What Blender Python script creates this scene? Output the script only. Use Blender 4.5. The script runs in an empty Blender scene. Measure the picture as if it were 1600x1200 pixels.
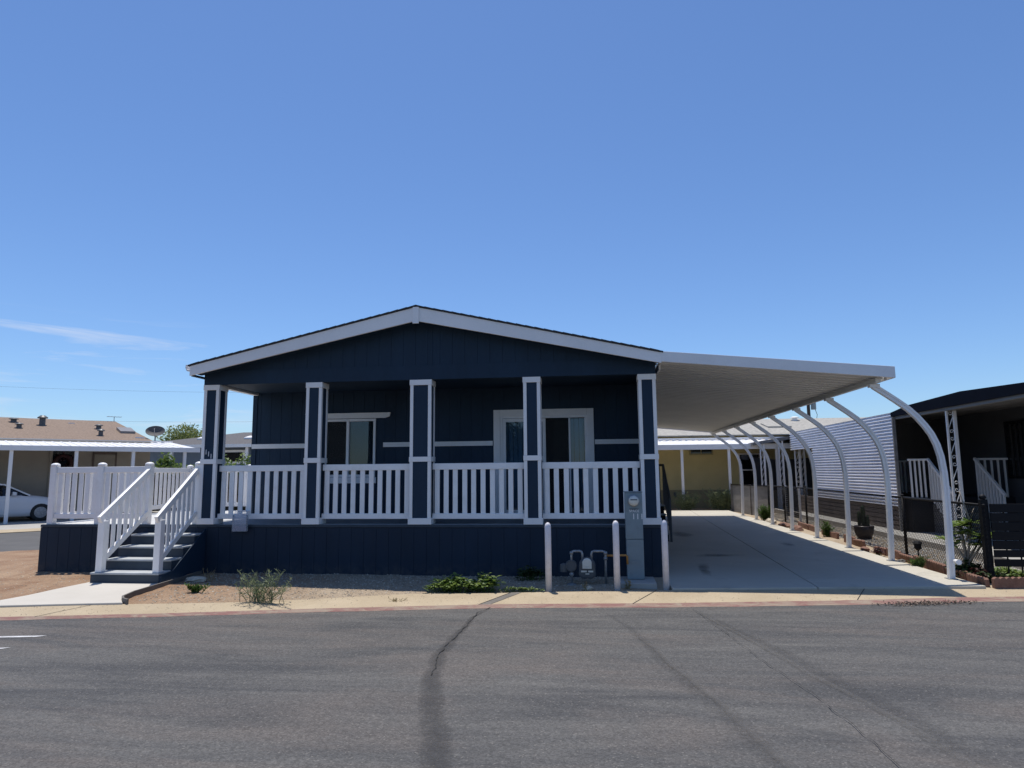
import bpy, math, random
from mathutils import Vector, Matrix, noise as mnoise

random.seed(11)
scene = bpy.context.scene
COL = scene.collection
R = math.radians

# ------------------------------------------------------------------ camera
EYE = Vector((0.0, 0.0, 1.58))
YAW, PITCH, ROLL, FPX = .1204, .1281, .0089, 1058.38
fw = Vector((-math.sin(YAW) * math.cos(PITCH), math.cos(YAW) * math.cos(PITCH), math.sin(PITCH)))
rt = Vector((math.cos(YAW), math.sin(YAW), 0))
up = rt.cross(fw)
cr, sr = math.cos(ROLL), math.sin(ROLL)
r2, u2 = cr * rt - sr * up, sr * rt + cr * up
cam = bpy.data.cameras.new('camera')
cam.sensor_width = 36.0
cam.lens = FPX / 1600 * 36.0
cam.clip_start, cam.clip_end = .1, 2000
camo = bpy.data.objects.new('camera', cam)
COL.objects.link(camo)
M = Matrix((r2, u2, -fw)).transposed().to_4x4()
M.translation = EYE
camo.matrix_world = M
scene.camera = camo

# ------------------------------------------------------------------ sky, sun, exposure
SUNV = Vector((-.115, .225, 1.0)).normalized()
elev = math.asin(SUNV.z)
azim = math.atan2(SUNV.x, SUNV.y)
world = bpy.data.worlds.new('World')
scene.world = world
world.use_nodes = True
wn, wl = world.node_tree.nodes, world.node_tree.links
wn.clear()
wout = wn.new('ShaderNodeOutputWorld')
wbg = wn.new('ShaderNodeBackground')
sky = wn.new('ShaderNodeTexSky')
sky.sky_type = 'NISHITA'
sky.sun_disc = False
sky.sun_elevation = elev
sky.sun_rotation = azim
sky.altitude = 0
sky.air_density = 1.0
sky.dust_density = .3
sky.ozone_density = 3.0
wbg.inputs['Strength'].default_value = .125
# thin cirrus low in the sky, laid out by sky direction
tc = wn.new('ShaderNodeTexCoord')
mp = wn.new('ShaderNodeMapping')
mp.inputs['Rotation'].default_value = (0, R(-7), R(35))
mp.inputs['Scale'].default_value = (2.2, 2.2, 26)
mp0 = wn.new('ShaderNodeMapping')
mp0.inputs['Rotation'].default_value = (0, 0, R(-6))
wl.new(tc.outputs['Generated'], mp0.inputs['Vector'])
wl.new(mp0.outputs['Vector'], mp.inputs['Vector'])
nz = wn.new('ShaderNodeTexNoise')
nz.inputs['Scale'].default_value = 1.6
nz.inputs['Detail'].default_value = 9
nz.inputs['Roughness'].default_value = .62
nz.inputs['Distortion'].default_value = .6
wl.new(mp.outputs['Vector'], nz.inputs['Vector'])
rmp = wn.new('ShaderNodeMapRange')
rmp.inputs['From Min'].default_value = .52
rmp.inputs['From Max'].default_value = .80
rmp.inputs['To Max'].default_value = .6
wl.new(nz.outputs['Fac'], rmp.inputs['Value'])
dt = wn.new('ShaderNodeVectorMath')
dt.operation = 'DOT_PRODUCT'
dt.inputs[1].default_value = Vector((-.60, .775, .175)).normalized()
wl.new(tc.outputs['Generated'], dt.inputs[0])
msk = wn.new('ShaderNodeMapRange')
msk.interpolation_type = 'SMOOTHSTEP'
msk.inputs['From Min'].default_value = .95
msk.inputs['From Max'].default_value = .995
wl.new(dt.outputs['Value'], msk.inputs['Value'])
mul = wn.new('ShaderNodeMath')
mul.operation = 'MULTIPLY'
wl.new(rmp.outputs['Result'], mul.inputs[0])
sepz = wn.new('ShaderNodeSeparateXYZ')
wl.new(tc.outputs['Generated'], sepz.inputs[0])
band = wn.new('ShaderNodeMapRange')
band.interpolation_type = 'SMOOTHSTEP'
band.inputs['From Min'].default_value = .205
band.inputs['From Max'].default_value = .182
wl.new(sepz.outputs['Z'], band.inputs['Value'])
mulb = wn.new('ShaderNodeMath')
mulb.operation = 'MULTIPLY'
wl.new(msk.outputs['Result'], mulb.inputs[0])
wl.new(band.outputs['Result'], mulb.inputs[1])
wl.new(mulb.outputs[0], mul.inputs[1])
cmx = wn.new('ShaderNodeMix')
cmx.data_type = 'RGBA'
wl.new(mul.outputs[0], cmx.inputs['Factor'])
tint = wn.new('ShaderNodeVectorMath')
tint.operation = 'MULTIPLY'
tint.inputs[1].default_value = (.715, .875, 1.10)
wl.new(sky.outputs['Color'], tint.inputs[0])
wl.new(tint.outputs['Vector'], cmx.inputs['A'])
cmx.inputs['B'].default_value = (6.4, 6.6, 7.2, 1)
wl.new(cmx.outputs['Result'], wbg.inputs['Color'])
wl.new(wbg.outputs['Background'], wout.inputs['Surface'])

sun = bpy.data.lights.new('sun', 'SUN')
sun.energy = 4.6
sun.angle = R(.53)
sun.color = (1.0, .95, .87)
suno = bpy.data.objects.new('sun', sun)
COL.objects.link(suno)
suno.rotation_euler = SUNV.to_track_quat('Z', 'Y').to_euler()
suno.location = (0, 0, 60)
vs = scene.view_settings
vs.view_transform = 'Standard'
vs.look = 'None'
vs.exposure = 0.0
vs.gamma = 1.0
vs.use_curve_mapping = False

# ------------------------------------------------------------------ helpers: materials
def node_mat(name):
    m = bpy.data.materials.new(name)
    m.use_nodes = True
    nt = m.node_tree
    return m, nt.nodes, nt.links, nt.nodes['Principled BSDF']


def add_noise(n, l, vec, scale, detail=4, rough=.55, dist=0.0):
    t = n.new('ShaderNodeTexNoise')
    t.inputs['Scale'].default_value = scale
    t.inputs['Detail'].default_value = detail
    t.inputs['Roughness'].default_value = rough
    t.inputs['Distortion'].default_value = dist
    l.new(vec, t.inputs['Vector'])
    return t.outputs['Fac']


def ramp(n, l, fac, lo, hi, a, b):
    t = n.new('ShaderNodeMapRange')
    for k, v in zip(('From Min', 'From Max', 'To Min', 'To Max'), (lo, hi, a, b)):
        t.inputs[k].default_value = v
    l.new(fac, t.inputs['Value'])
    return t.outputs['Result']


def mixc(n, l, fac, a, b, mode='MIX'):
    t = n.new('ShaderNodeMix')
    t.data_type = 'RGBA'
    t.blend_type = mode
    for key, v in (('A', a), ('B', b)):
        if isinstance(v, tuple):
            t.inputs[key].default_value = (*v[:3], 1)
        else:
            l.new(v, t.inputs[key])
    if isinstance(fac, (int, float)):
        t.inputs['Factor'].default_value = fac
    else:
        l.new(fac, t.inputs['Factor'])
    return t.outputs['Result']


def bump(n, l, b, h, strength, dist=.01):
    t = n.new('ShaderNodeBump')
    t.inputs['Strength'].default_value = strength
    t.inputs['Distance'].default_value = dist
    l.new(h, t.inputs['Height'])
    l.new(t.outputs['Normal'], b.inputs['Normal'])


def coords(n, l, scale=(1, 1, 1), rotz=0):
    t = n.new('ShaderNodeTexCoord')
    m = n.new('ShaderNodeMapping')
    m.inputs['Scale'].default_value = scale
    m.inputs['Rotation'].default_value = (0, 0, rotz)
    l.new(t.outputs['Object'], m.inputs['Vector'])
    return m.outputs['Vector']


def plain(name, col, rough=.5, var=.12, vscale=3.0, bscale=60, bstr=.15, metal=0, dirt=None, dirt_amt=.5, spec=.5, vec_scale=(1, 1, 1)):
    """paint, metal, wood: base colour with broad variation, fine grain, optional dirt blotches"""
    m, n, l, b = node_mat(name)
    v = coords(n, l, vec_scale)
    f = ramp(n, l, add_noise(n, l, v, vscale, 5), .3, .7, 1 - var, 1 + var)
    g = ramp(n, l, add_noise(n, l, v, bscale, 3), .3, .7, 1 - var * .4, 1 + var * .4)
    mm = n.new('ShaderNodeMath')
    mm.operation = 'MULTIPLY'
    l.new(f, mm.inputs[0])
    l.new(g, mm.inputs[1])
    hv = n.new('ShaderNodeVectorMath')
    hv.operation = 'SCALE'
    hv.inputs[0].default_value = col
    l.new(mm.outputs[0], hv.inputs['Scale'])
    c = hv.outputs['Vector']
    if dirt:
        d = ramp(n, l, add_noise(n, l, v, vscale * 2.3, 7, .7, .4), .52, .72, 0, dirt_amt)
        c = mixc(n, l, d, c, dirt)
    l.new(c, b.inputs['Base Color'])
    b.inputs['Roughness'].default_value = rough
    b.inputs['Metallic'].default_value = metal
    b.inputs['Specular IOR Level'].default_value = spec
    if bstr:
        bump(n, l, b, add_noise(n, l, v, bscale, 4), bstr, .004)
    return m


MT = {}
NAVY = (.0125, .031, .058)
MT['navy'] = plain('navy siding paint', NAVY, .6, .14, 2.2, 40, .25, vec_scale=(1, 1, .25), spec=.3)
MT['navy_deck'] = plain('navy deck paint', (.024, .040, .060), .6, .14, 4, 50, .2)
MT['tread'] = plain('grey blue tread', (.40, .42, .43), .65, .12, 5, 70, .2)
MT['porchfloor_shaded'] = plain('shade darkened porch boards', (.26, .27, .28), .6, .1, 4, 60, .2)  # darker than the deck boards: shade of the deep porch put into the colour
MT['deckgrey'] = plain('light grey deck boards', (.55, .55, .54), .6, .1, 4, 60, .2)
MT['trim'] = plain('painted white trim', (.88, .85, .82), .5, .05, 1.5, 30, .1)
MT['vinyl'] = plain('white vinyl', (.88, .86, .84), .4, .05, 2, 40, .03, dirt=(.66, .61, .55), dirt_amt=.35)
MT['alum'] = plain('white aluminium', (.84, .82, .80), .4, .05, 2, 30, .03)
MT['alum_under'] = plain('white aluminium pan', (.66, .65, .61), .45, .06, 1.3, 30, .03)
MT['shingle'] = plain('dark shingles', (.045, .045, .05), .9, .3, 9, 90, .5)
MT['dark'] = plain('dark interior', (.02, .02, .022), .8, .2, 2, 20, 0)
MT['black'] = plain('black coated metal', (.008, .008, .010), .6, .15, 6, 60, .05, spec=.2)
MT['steel'] = plain('galvanised pipe', (.30, .31, .32), .45, .25, 20, 90, .1, metal=.5)
MT['meter'] = plain('grey meter casting', (.085, .09, .095), .5, .12, 18, 90, .1)
MT['cabinet'] = plain('grey green enamel', (.20, .255, .28), .45, .07, 5, 60, .05, dirt=(.16, .17, .17), dirt_amt=.4)
MT['copper'] = plain('orange coated pipe', (.42, .2, .05), .5, .12, 20, 60, 0)
MT['cream'] = plain('cream dial', (.68, .66, .58), .4, .06, 20, 60, 0)
MT['blind'] = plain('vertical blind fabric', (.30, .35, .40), .7, .05, 4, 40, 0)
MT['bollard'] = plain('white bollard paint', (.74, .72, .76), .5, .08, 7, 60, .1, dirt=(.5, .45, .38), dirt_amt=.5)
MT['terracotta'] = plain('terracotta edging', (.20, .105, .075), .9, .3, 7, 60, .6, dirt=(.20, .145, .10), dirt_amt=.8)
MT['rock'] = plain('pale rock', (.46, .4, .31), .9, .2, 9, 40, .6)
MT['board'] = plain('weathered edging board', (.14, .125, .11), .8, .2, 5, 60, .4)
MT['whitepaint'] = plain('white sign paint', (.8, .8, .8), .5, .05, 20, 60, 0)
MT['purple'] = plain('printed flyer', (.28, .2, .3), .4, .2, 60, 90, 0)
MT['tanwall'] = plain('tan siding', (.36, .32, .265), .7, .06, 2, 30, .1)
MT['yellow'] = plain('yellow stucco', (.62, .52, .26), .8, .07, 1.4, 30, .2)
MT['greywall'] = plain('grey siding', (.085, .088, .095), .7, .1, 2, 30, .1)
MT['bluewall'] = plain('blue grey siding', (.14, .175, .22), .7, .08, 2, 30, .1)
MT['brownshingle'] = plain('tan shingles', (.23, .165, .12), .9, .28, 14, 60, .6)
MT['greyshingle'] = plain('grey shingles', (.11, .105, .105), .9, .25, 14, 60, .6)
MT['paleshingle'] = plain('bleached shingles', (.36, .34, .30), .9, .22, 8, 60, .6)
MT['greywood'] = plain('weathered grey panels', (.20, .19, .18), .85, .25, 3, 40, .4, vec_scale=(.4, .4, 2))
MT['brownboard'] = plain('brown skirting boards', (.16, .125, .105), .8, .2, 3, 40, .3)
MT['galv'] = plain('bare corrugated aluminium', (.80, .80, .84), .45, .08, 1.6, 40, .08)
MT['asphaltfar'] = plain('cross street asphalt', (.095, .092, .088), .9, .15, 2, 120, .3)
MT['carwhite'] = plain('white car paint', (.72, .73, .75), .2, .02, 2, 20, 0)
MT['tyre'] = plain('tyre rubber', (.02, .02, .02), .8, .2, 10, 60, .1)
MT['dishgrey'] = plain('grey dish', (.085, .082, .082), .75, .08, 4, 40, 0)
MT['bark'] = plain('bark', (.13, .095, .065), .9, .3, 9, 40, .6)
MT['palebark'] = plain('pale plumeria bark', (.30, .26, .21), .85, .25, 9, 40, .4)
MT['pot'] = plain('dark glazed pot', (.035, .025, .025), .35, .2, 6, 40, 0)
MT['pole'] = plain('tarred utility pole', (.05, .042, .036), .9, .2, 5, 40, .3)


def foliage(name, a, b, scale=9):
    m, n, l, bs = node_mat(name)
    v = coords(n, l)
    f = ramp(n, l, add_noise(n, l, v, scale, 4), .35, .65, 0, 1)
    l.new(mixc(n, l, f, a, b), bs.inputs['Base Color'])
    bs.inputs['Roughness'].default_value = .5
    tr = n.new('ShaderNodeBsdfTranslucent')
    l.new(mixc(n, l, f, a, b), tr.inputs['Color'])
    mx = n.new('ShaderNodeMixShader')
    mx.inputs['Fac'].default_value = .35
    out = n['Material Output']
    l.new(bs.outputs[0], mx.inputs[1])
    l.new(tr.outputs[0], mx.inputs[2])
    l.new(mx.outputs[0], out.inputs['Surface'])
    return m


MT['leaf'] = foliage('green leaves', (.045, .09, .018), (.12, .20, .045))
MT['leaf_bright'] = foliage('bright leaves', (.09, .16, .03), (.24, .32, .08))
MT['leaf_dark'] = foliage('dark leaves', (.02, .04, .015), (.06, .09, .03))
MT['leaf_grey'] = foliage('grey green leaves', (.15, .19, .09), (.30, .34, .19), 20)
MT['leaf_tree'] = foliage('olive tree leaves', (.10, .13, .035), (.26, .30, .09), 1.2)
MT['leaf_dry'] = foliage('dry straw', (.28, .22, .11), (.42, .35, .2), 20)
MT['leaf_red'] = foliage('maroon leaves', (.05, .015, .02), (.10, .035, .035), 12)


def glass_mat(name, tint=(.75, .8, .82), refl_rough=.0, trans=.75, ior=1.5):
    m, n, l, b = node_mat(name)
    n.remove(b)
    tr = n.new('ShaderNodeBsdfTransparent')
    tr.inputs['Color'].default_value = (*[c * trans for c in tint], 1)
    gl = n.new('ShaderNodeBsdfGlossy')
    gl.inputs['Roughness'].default_value = refl_rough
    fr = n.new('ShaderNodeFresnel')
    fr.inputs['IOR'].default_value = ior
    mx = n.new('ShaderNodeMixShader')
    l.new(fr.outputs[0], mx.inputs['Fac'])
    l.new(tr.outputs[0], mx.inputs[1])
    l.new(gl.outputs[0], mx.inputs[2])
    l.new(mx.outputs[0], n['Material Output'].inputs['Surface'])
    return m


MT['glass'] = glass_mat('window glass', (.80, .92, 1.0), trans=.86, ior=1.55)
MT['acrylic'] = glass_mat('clear acrylic', (.97, .98, 1.0), .08, .97, 1.3)
_n, _l = MT['acrylic'].node_tree.nodes, MT['acrylic'].node_tree.links
_df = _n.new('ShaderNodeBsdfDiffuse')
_df.inputs['Color'].default_value = (.62, .66, .74, 1)
_mx = _n.new('ShaderNodeMixShader')
_mx.inputs['Fac'].default_value = .28
_l.new(_n['Mix Shader'].outputs[0], _mx.inputs[1])
_l.new(_df.outputs[0], _mx.inputs[2])
_l.new(_mx.outputs[0], _n['Material Output'].inputs['Surface'])
MT['darkglass'] = plain('dark glass', (.012, .014, .016), .06, .1, 1, 10, 0)


def concrete(name, col, col2, scale=1.2, speck=.1, rough=.85, stain=None):
    m, n, l, b = node_mat(name)
    v = coords(n, l)
    f = ramp(n, l, add_noise(n, l, v, scale, 6, .6, .5), .32, .68, 0, 1)
    c = mixc(n, l, f, col, col2)
    g = ramp(n, l, add_noise(n, l, v, 160, 2, .7), .3, .7, 1 - speck, 1 + speck)
    hv = n.new('ShaderNodeVectorMath')
    hv.operation = 'SCALE'
    l.new(c, hv.inputs[0])
    l.new(g, hv.inputs['Scale'])
    c = hv.outputs['Vector']
    if stain:
        d = ramp(n, l, add_noise(n, l, v, scale * 2.7, 8, .7, .8), .56, .74, 0, .6)
        c = mixc(n, l, d, c, stain)
    l.new(c, b.inputs['Base Color'])
    b.inputs['Roughness'].default_value = rough
    bump(n, l, b, add_noise(n, l, v, 110, 4, .7), .25, .004)
    return m


MT['walk'] = concrete('new concrete', (.49, .455, .395), (.54, .505, .445), 1.1, .05)
MT['drive'] = concrete('driveway concrete', (.44, .405, .335), (.52, .485, .41), .55, .06, stain=(.32, .295, .24))
MT['gutter'] = concrete('old gutter concrete', (.38, .30, .195), (.455, .37, .25), 1.6, .16, stain=(.29, .225, .15))
MT['slab'] = concrete('neighbour slab', (.34, .33, .30), (.41, .39, .36), 1.2, .08)


def asphalt_mat():
    m, n, l, b = node_mat('worn asphalt')
    v = coords(n, l)
    sv = lambda a_, b_, deg: coords(n, l, (a_, b_, 1), R(deg))      # streaks lie along the street
    s = ramp(n, l, add_noise(n, l, sv(.30, 2.0, -11), 1.3, 8, .66, .8), .34, .66, 0, 1)
    c = mixc(n, l, s, (.062, .062, .0635), (.118, .1135, .107))
    br = ramp(n, l, add_noise(n, l, sv(.35, 1.3, -10), .75, 7, .68, .9), .46, .62, 0, .75)
    c = mixc(n, l, br, c, (.120, .105, .095))
    dk = ramp(n, l, add_noise(n, l, sv(.28, 1.0, -13), .9, 7, .66, 1.3), .52, .66, 0, .55)
    c = mixc(n, l, dk, c, (.050, .051, .0535))
    pl = ramp(n, l, add_noise(n, l, sv(.5, 3.0, -11), 2.6, 6, .7, .6), .60, .72, 0, .35)
    c = mixc(n, l, pl, c, (.165, .155, .14))
    vo = n.new('ShaderNodeTexVoronoi')
    vo.inputs['Scale'].default_value = 95
    l.new(v, vo.inputs['Vector'])
    sp = n.new('ShaderNodeSeparateColor')
    l.new(vo.outputs['Color'], sp.inputs['Color'])
    ag = ramp(n, l, sp.outputs['Red'], 0, 1, .74, 1.26)
    g2 = ramp(n, l, add_noise(n, l, v, 24, 4, .75), .3, .7, .84, 1.16)
    mm = n.new('ShaderNodeMath')
    mm.operation = 'MULTIPLY'
    l.new(ag, mm.inputs[0])
    l.new(g2, mm.inputs[1])
    hv = n.new('ShaderNodeVectorMath')
    hv.operation = 'SCALE'
    l.new(c, hv.inputs[0])
    l.new(mm.outputs[0], hv.inputs['Scale'])
    c = hv.outputs['Vector']
    ch = ramp(n, l, sp.outputs['Green'], .965, .98, 0, .5)   # pale stone chips
    c = mixc(n, l, ch, c, (.22, .205, .185))
    l.new(c, b.inputs['Base Color'])
    b.inputs['Roughness'].default_value = .85
    b.inputs['Specular IOR Level'].default_value = .3
    bump(n, l, b, vo.outputs['Distance'], .5, .006)
    return m


MT['asphalt'] = asphalt_mat()


def dirt_mat():
    m, n, l, b = node_mat('dry dirt')
    v = coords(n, l)
    f = ramp(n, l, add_noise(n, l, v, 1.1, 7, .65, .6), .35, .65, 0, 1)
    c = mixc(n, l, f, (.25, .15, .092), (.38, .265, .175))
    tc_ = n.new('ShaderNodeTexCoord')
    sx = n.new('ShaderNodeSeparateXYZ')
    l.new(tc_.outputs['Object'], sx.inputs[0])
    gx = ramp(n, l, sx.outputs['X'], -5.2, -3.6, 0, .85)       # paler sand and gravel towards the driveway side
    c = mixc(n, l, gx, c, mixc(n, l, f, (.36, .285, .20), (.44, .365, .27)))
    g = ramp(n, l, add_noise(n, l, v, 38, 6, .75), .3, .7, .68, 1.32)
    hv = n.new('ShaderNodeVectorMath')
    hv.operation = 'SCALE'
    l.new(c, hv.inputs[0])
    l.new(g, hv.inputs['Scale'])
    l.new(hv.outputs['Vector'], b.inputs['Base Color'])
    b.inputs['Roughness'].default_value = .95
    b.inputs['Specular IOR Level'].default_value = .2
    bump(n, l, b, add_noise(n, l, v, 55, 6, .75), .9, .02)
    return m


MT['dirt'] = dirt_mat()


def stones_mat(name, a, b_):
    m, n, l, b = node_mat(name)
    g = n.new('ShaderNodeNewGeometry')
    c = mixc(n, l, g.outputs['Random Per Island'], a, b_)
    l.new(c, b.inputs['Base Color'])
    b.inputs['Roughness'].default_value = .9
    return m


MT['pebble'] = stones_mat('pebbles', (.20, .155, .115), (.50, .43, .335))
MT['greygravel'] = stones_mat('grey gravel', (.14, .13, .12), (.44, .42, .38))
MT['litter'] = stones_mat('leaf litter chips', (.05, .035, .03), (.32, .24, .18))


MT['porchdark'] = plain('dark painted porch side', (.022, .022, .025), .8, .2, 3, 30, .2, spec=.2)


def red_mat():
    m, n, l, b = node_mat('worn red kerb paint')
    v = coords(n, l, (1, 2.5, 1), R(-11))
    w = ramp(n, l, add_noise(n, l, v, 3.2, 8, .72, .6), .42, .60, .15, .92)
    c = mixc(n, l, w, (.21, .085, .078), (.30, .24, .18))
    l.new(c, b.inputs['Base Color'])
    b.inputs['Roughness'].default_value = .85
    bump(n, l, b, add_noise(n, l, v, 60, 4, .7), .3, .005)
    return m


MT['red'] = red_mat()
MT['line'] = plain('worn road line', (.52, .52, .52), .8, .2, 10, 60, .2, dirt=(.14, .14, .14), dirt_amt=.7)
MT['tar'] = plain('crack sealer', (.034, .034, .037), .55, .3, 5, 60, .3)
MT['crack'] = plain('open crack', (.022, .021, .02), .9, .3, 20, 60, .2)

# ------------------------------------------------------------------ helpers: geometry
class MB:
    def __init__(s):
        s.v, s.f = [], []

    def add(s, vs, fs):
        o = len(s.v)
        s.v += [tuple(p) for p in vs]
        s.f += [tuple(i + o for i in f) for f in fs]
        return s

    def box(s, x0, x1, y0, y1, z0, z1):
        x0, x1 = min(x0, x1), max(x0, x1)
        y0, y1 = min(y0, y1), max(y0, y1)
        z0, z1 = min(z0, z1), max(z0, z1)
        return s.add([(x0, y0, z0), (x1, y0, z0), (x1, y1, z0), (x0, y1, z0), (x0, y0, z1), (x1, y0, z1), (x1, y1, z1), (x0, y1, z1)],
                     [(0, 3, 2, 1), (4, 5, 6, 7), (0, 1, 5, 4), (1, 2, 6, 5), (2, 3, 7, 6), (3, 0, 4, 7)])

    def prism(s, poly, a, b, axis):
        """poly: 2-d outline; extruded from a to b along axis 'x' (poly=y,z), 'y' (poly=x,z) or 'z' (poly=x,y)"""
        def P(p, t):
            return {'x': (t, p[0], p[1]), 'y': (p[0], t, p[1]), 'z': (p[0], p[1], t)}[axis]
        n = len(poly)
        vs = [P(p, a) for p in poly] + [P(p, b) for p in poly]
        fs = [tuple(range(n))[::-1], tuple(range(n, 2 * n))] + [(i, (i + 1) % n, n + (i + 1) % n, n + i) for i in range(n)]
        return s.add(vs, fs)

    def hull(s, bottom, top):
        """two matching rings of 3-d points joined to a closed solid"""
        n = len(bottom)
        fs = [tuple(range(n))[::-1], tuple(range(n, 2 * n))] + [(i, (i + 1) % n, n + (i + 1) % n, n + i) for i in range(n)]
        return s.add(list(bottom) + list(top), fs)

    def bar(s, p, q, w, h, upv=(0, 0, 1)):
        p, q = Vector(p), Vector(q)
        d = (q - p).normalized()
        side = d.cross(Vector(upv))
        side = side.normalized() if side.length > 1e-6 else Vector((1, 0, 0))
        u_ = side.cross(d)
        c = [(-w / 2, -h / 2), (w / 2, -h / 2), (w / 2, h / 2), (-w / 2, h / 2)]
        return s.hull([p + side * a + u_ * b for a, b in c], [q + side * a + u_ * b for a, b in c])

    def tube(s, pts, r, n=8, cap=True):
        pts = [Vector(p) for p in pts]
        rs = r if isinstance(r, (list, tuple)) else [r] * len(pts)
        rings = []
        ref = None
        for i, p in enumerate(pts):
            d = (pts[min(i + 1, len(pts) - 1)] - pts[max(i - 1, 0)]).normalized()
            if ref is None:
                ref = d.orthogonal().normalized()
            ref = (ref - d * ref.dot(d))
            ref = ref.normalized() if ref.length > 1e-6 else d.orthogonal().normalized()
            b = d.cross(ref)
            rings.append([p + (ref * math.cos(2 * math.pi * k / n) + b * math.sin(2 * math.pi * k / n)) * rs[i] for k in range(n)])
        vs = [q for rg in rings for q in rg]
        fs = [(i * n + k, i * n + (k + 1) % n, (i + 1) * n + (k + 1) % n, (i + 1) * n + k) for i in range(len(pts) - 1) for k in range(n)]
        if cap:
            fs += [tuple(range(n))[::-1], tuple((len(pts) - 1) * n + k for k in range(n))]
        return s.add(vs, fs)

    def lathe(s, prof, cx, cy, n=20, axis='z', c3=0):
        """prof: (radius, height) pairs about a vertical axis, or about y with axis='y' (heights along y)"""
        vs = []
        for r, h in prof:
            for k in range(n):
                a = 2 * math.pi * k / n
                if axis == 'z':
                    vs.append((cx + r * math.cos(a), cy + r * math.sin(a), h))
                else:
                    vs.append((cx + r * math.cos(a), h, c3 + r * math.sin(a)))
        fs = [(i * n + k, i * n + (k + 1) % n, (i + 1) * n + (k + 1) % n, (i + 1) * n + k) for i in range(len(prof) - 1) for k in range(n)]
        fs += [tuple(range(n))[::-1], tuple((len(prof) - 1) * n + k for k in range(n))]
        return s.add(vs, fs)

    def leaf(s, p, d, w, nrm=None):
        """pointed leaf blade of four triangles, folded a little along its rib"""
        p, d = Vector(p), Vector(d)
        side = d.cross(nrm if nrm is not None else Vector((random.uniform(-1, 1), random.uniform(-1, 1), random.uniform(.2, 1))))
        if side.length < 1e-6:
            side = d.orthogonal()
        side = side.normalized() * w / 2
        lift = side.cross(d).normalized() * w * .12
        m_ = p + d * .45
        return s.add([p, m_ + side + lift, p + d, m_ - side + lift, m_], [(0, 1, 4), (1, 2, 4), (2, 3, 4), (3, 0, 4)])

    def build(s, name, mat, parent=None, smooth=False, bevel=0.0, off=None):
        me = bpy.data.meshes.new(name)
        o = bpy.data.objects.new(name, me)
        base = Vector((0, 0, 0))
        if parent is not None:
            top = parent
            while top.parent:
                top = top.parent
            base = Vector(top.location)
        if off is not None:
            base = Vector(off)
        me.from_pydata([tuple(Vector(p) - base) for p in s.v], [], s.f)
        me.validate()
        if smooth:
            for p in me.polygons:
                p.use_smooth = True
        me.materials.append(MT[mat] if isinstance(mat, str) else mat)
        COL.objects.link(o)
        if parent is not None:
            o.parent = parent
        elif off is not None:
            o.location = off
        if bevel:
            bm_ = o.modifiers.new('edge', 'BEVEL')
            bm_.width = bevel
            bm_.segments = 2
            bm_.limit_method = 'ANGLE'
        return o


def thing(name, label, cat, loc, group=None):
    o = bpy.data.objects.new(name, None)
    o.empty_display_size = .2
    COL.objects.link(o)
    o.location = loc
    return tag(o, label, cat, group)


def tag(o, label, cat, group=None, kind=None):
    o['label'] = label
    o['category'] = cat
    if group:
        o['group'] = group
    if kind:
        o['kind'] = kind
    return o


def struct(o, label=None, cat=None):
    o['kind'] = 'structure'
    if label:
        o['label'] = label
        o['category'] = cat
    return o


def copy_tree(o, parent=None):
    c = o.copy()
    COL.objects.link(c)
    c.parent = parent
    for ch in o.children:
        copy_tree(ch, c)
    return c


def text_mesh(txt, name, size, mat, loc, parent, shear=0, extrude=.003, stretch=1.0):
    cu = bpy.data.curves.new(name, 'FONT')
    cu.body = txt
    cu.size = size
    cu.extrude = extrude
    cu.align_x = 'CENTER'
    cu.shear = shear
    to = bpy.data.objects.new(name, cu)
    COL.objects.link(to)
    dg = bpy.context.evaluated_depsgraph_get()
    me = bpy.data.meshes.new_from_object(to.evaluated_get(dg))
    bpy.data.objects.remove(to)
    mb = MB()
    mb.add([(loc[0] + v.co.x * stretch, loc[1] - v.co.z, loc[2] + v.co.y) for v in me.vertices], [tuple(p.vertices) for p in me.polygons])
    return mb.build(name, mat, parent)


def interp(tab, x):
    if x <= tab[0][0]:
        (x0, y0), (x1, y1) = tab[0], tab[1]
    elif x >= tab[-1][0]:
        (x0, y0), (x1, y1) = tab[-2], tab[-1]
    else:
        for (x0, y0), (x1, y1) in zip(tab, tab[1:]):
            if x0 <= x <= x1:
                break
    return y0 + (y1 - y0) * (x - x0) / (x1 - x0)


def frange(a, b, st):
    n = max(1, int(round((b - a) / st)))
    return [a + (b - a) * i / n for i in range(n + 1)]


# ------------------------------------------------------------------ ground, road, gutter
RED = [(-60, -4), (-20, 4.6), (-6.9, 7.40), (-5.15, 7.73), (-3.36, 8.16), (-1.3, 8.58), (.9, 8.82), (2.88, 9.12), (4.53, 9.46), (5.33, 9.58), (20, 12.0), (60, 18)]
BACK = [(-60, -3.6), (-20, 5.0), (-7.25, 7.73), (-5.87, 8.03), (-5.03, 8.17), (-4.49, 8.26), (-3.67, 8.49), (-2.48, 9.0), (-1.38, 9.1), (-.72, 9.24), (1.0, 9.5), (4.5, 9.98), (6, 10.3), (20, 12.6), (60, 18.6)]
NEAR = [(-60, -3), (-22, 8.5), (-13.1, 13.75), (-12.2, 14.3), (-10.5, 16.5), (-9.6, 20), (-9.0, 45)]
red = lambda x: interp(RED, x)
back = lambda x: interp(BACK, x)
near = lambda x: interp(NEAR, x)
ZR = -.08

gb = MB()
gb.add([(-500, -300, -.35), (500, -300, -.35), (500, 700, -.35), (-500, 700, -.35)], [(0, 1, 2, 3)])
struct(gb.build('ground', 'dirt'))


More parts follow.
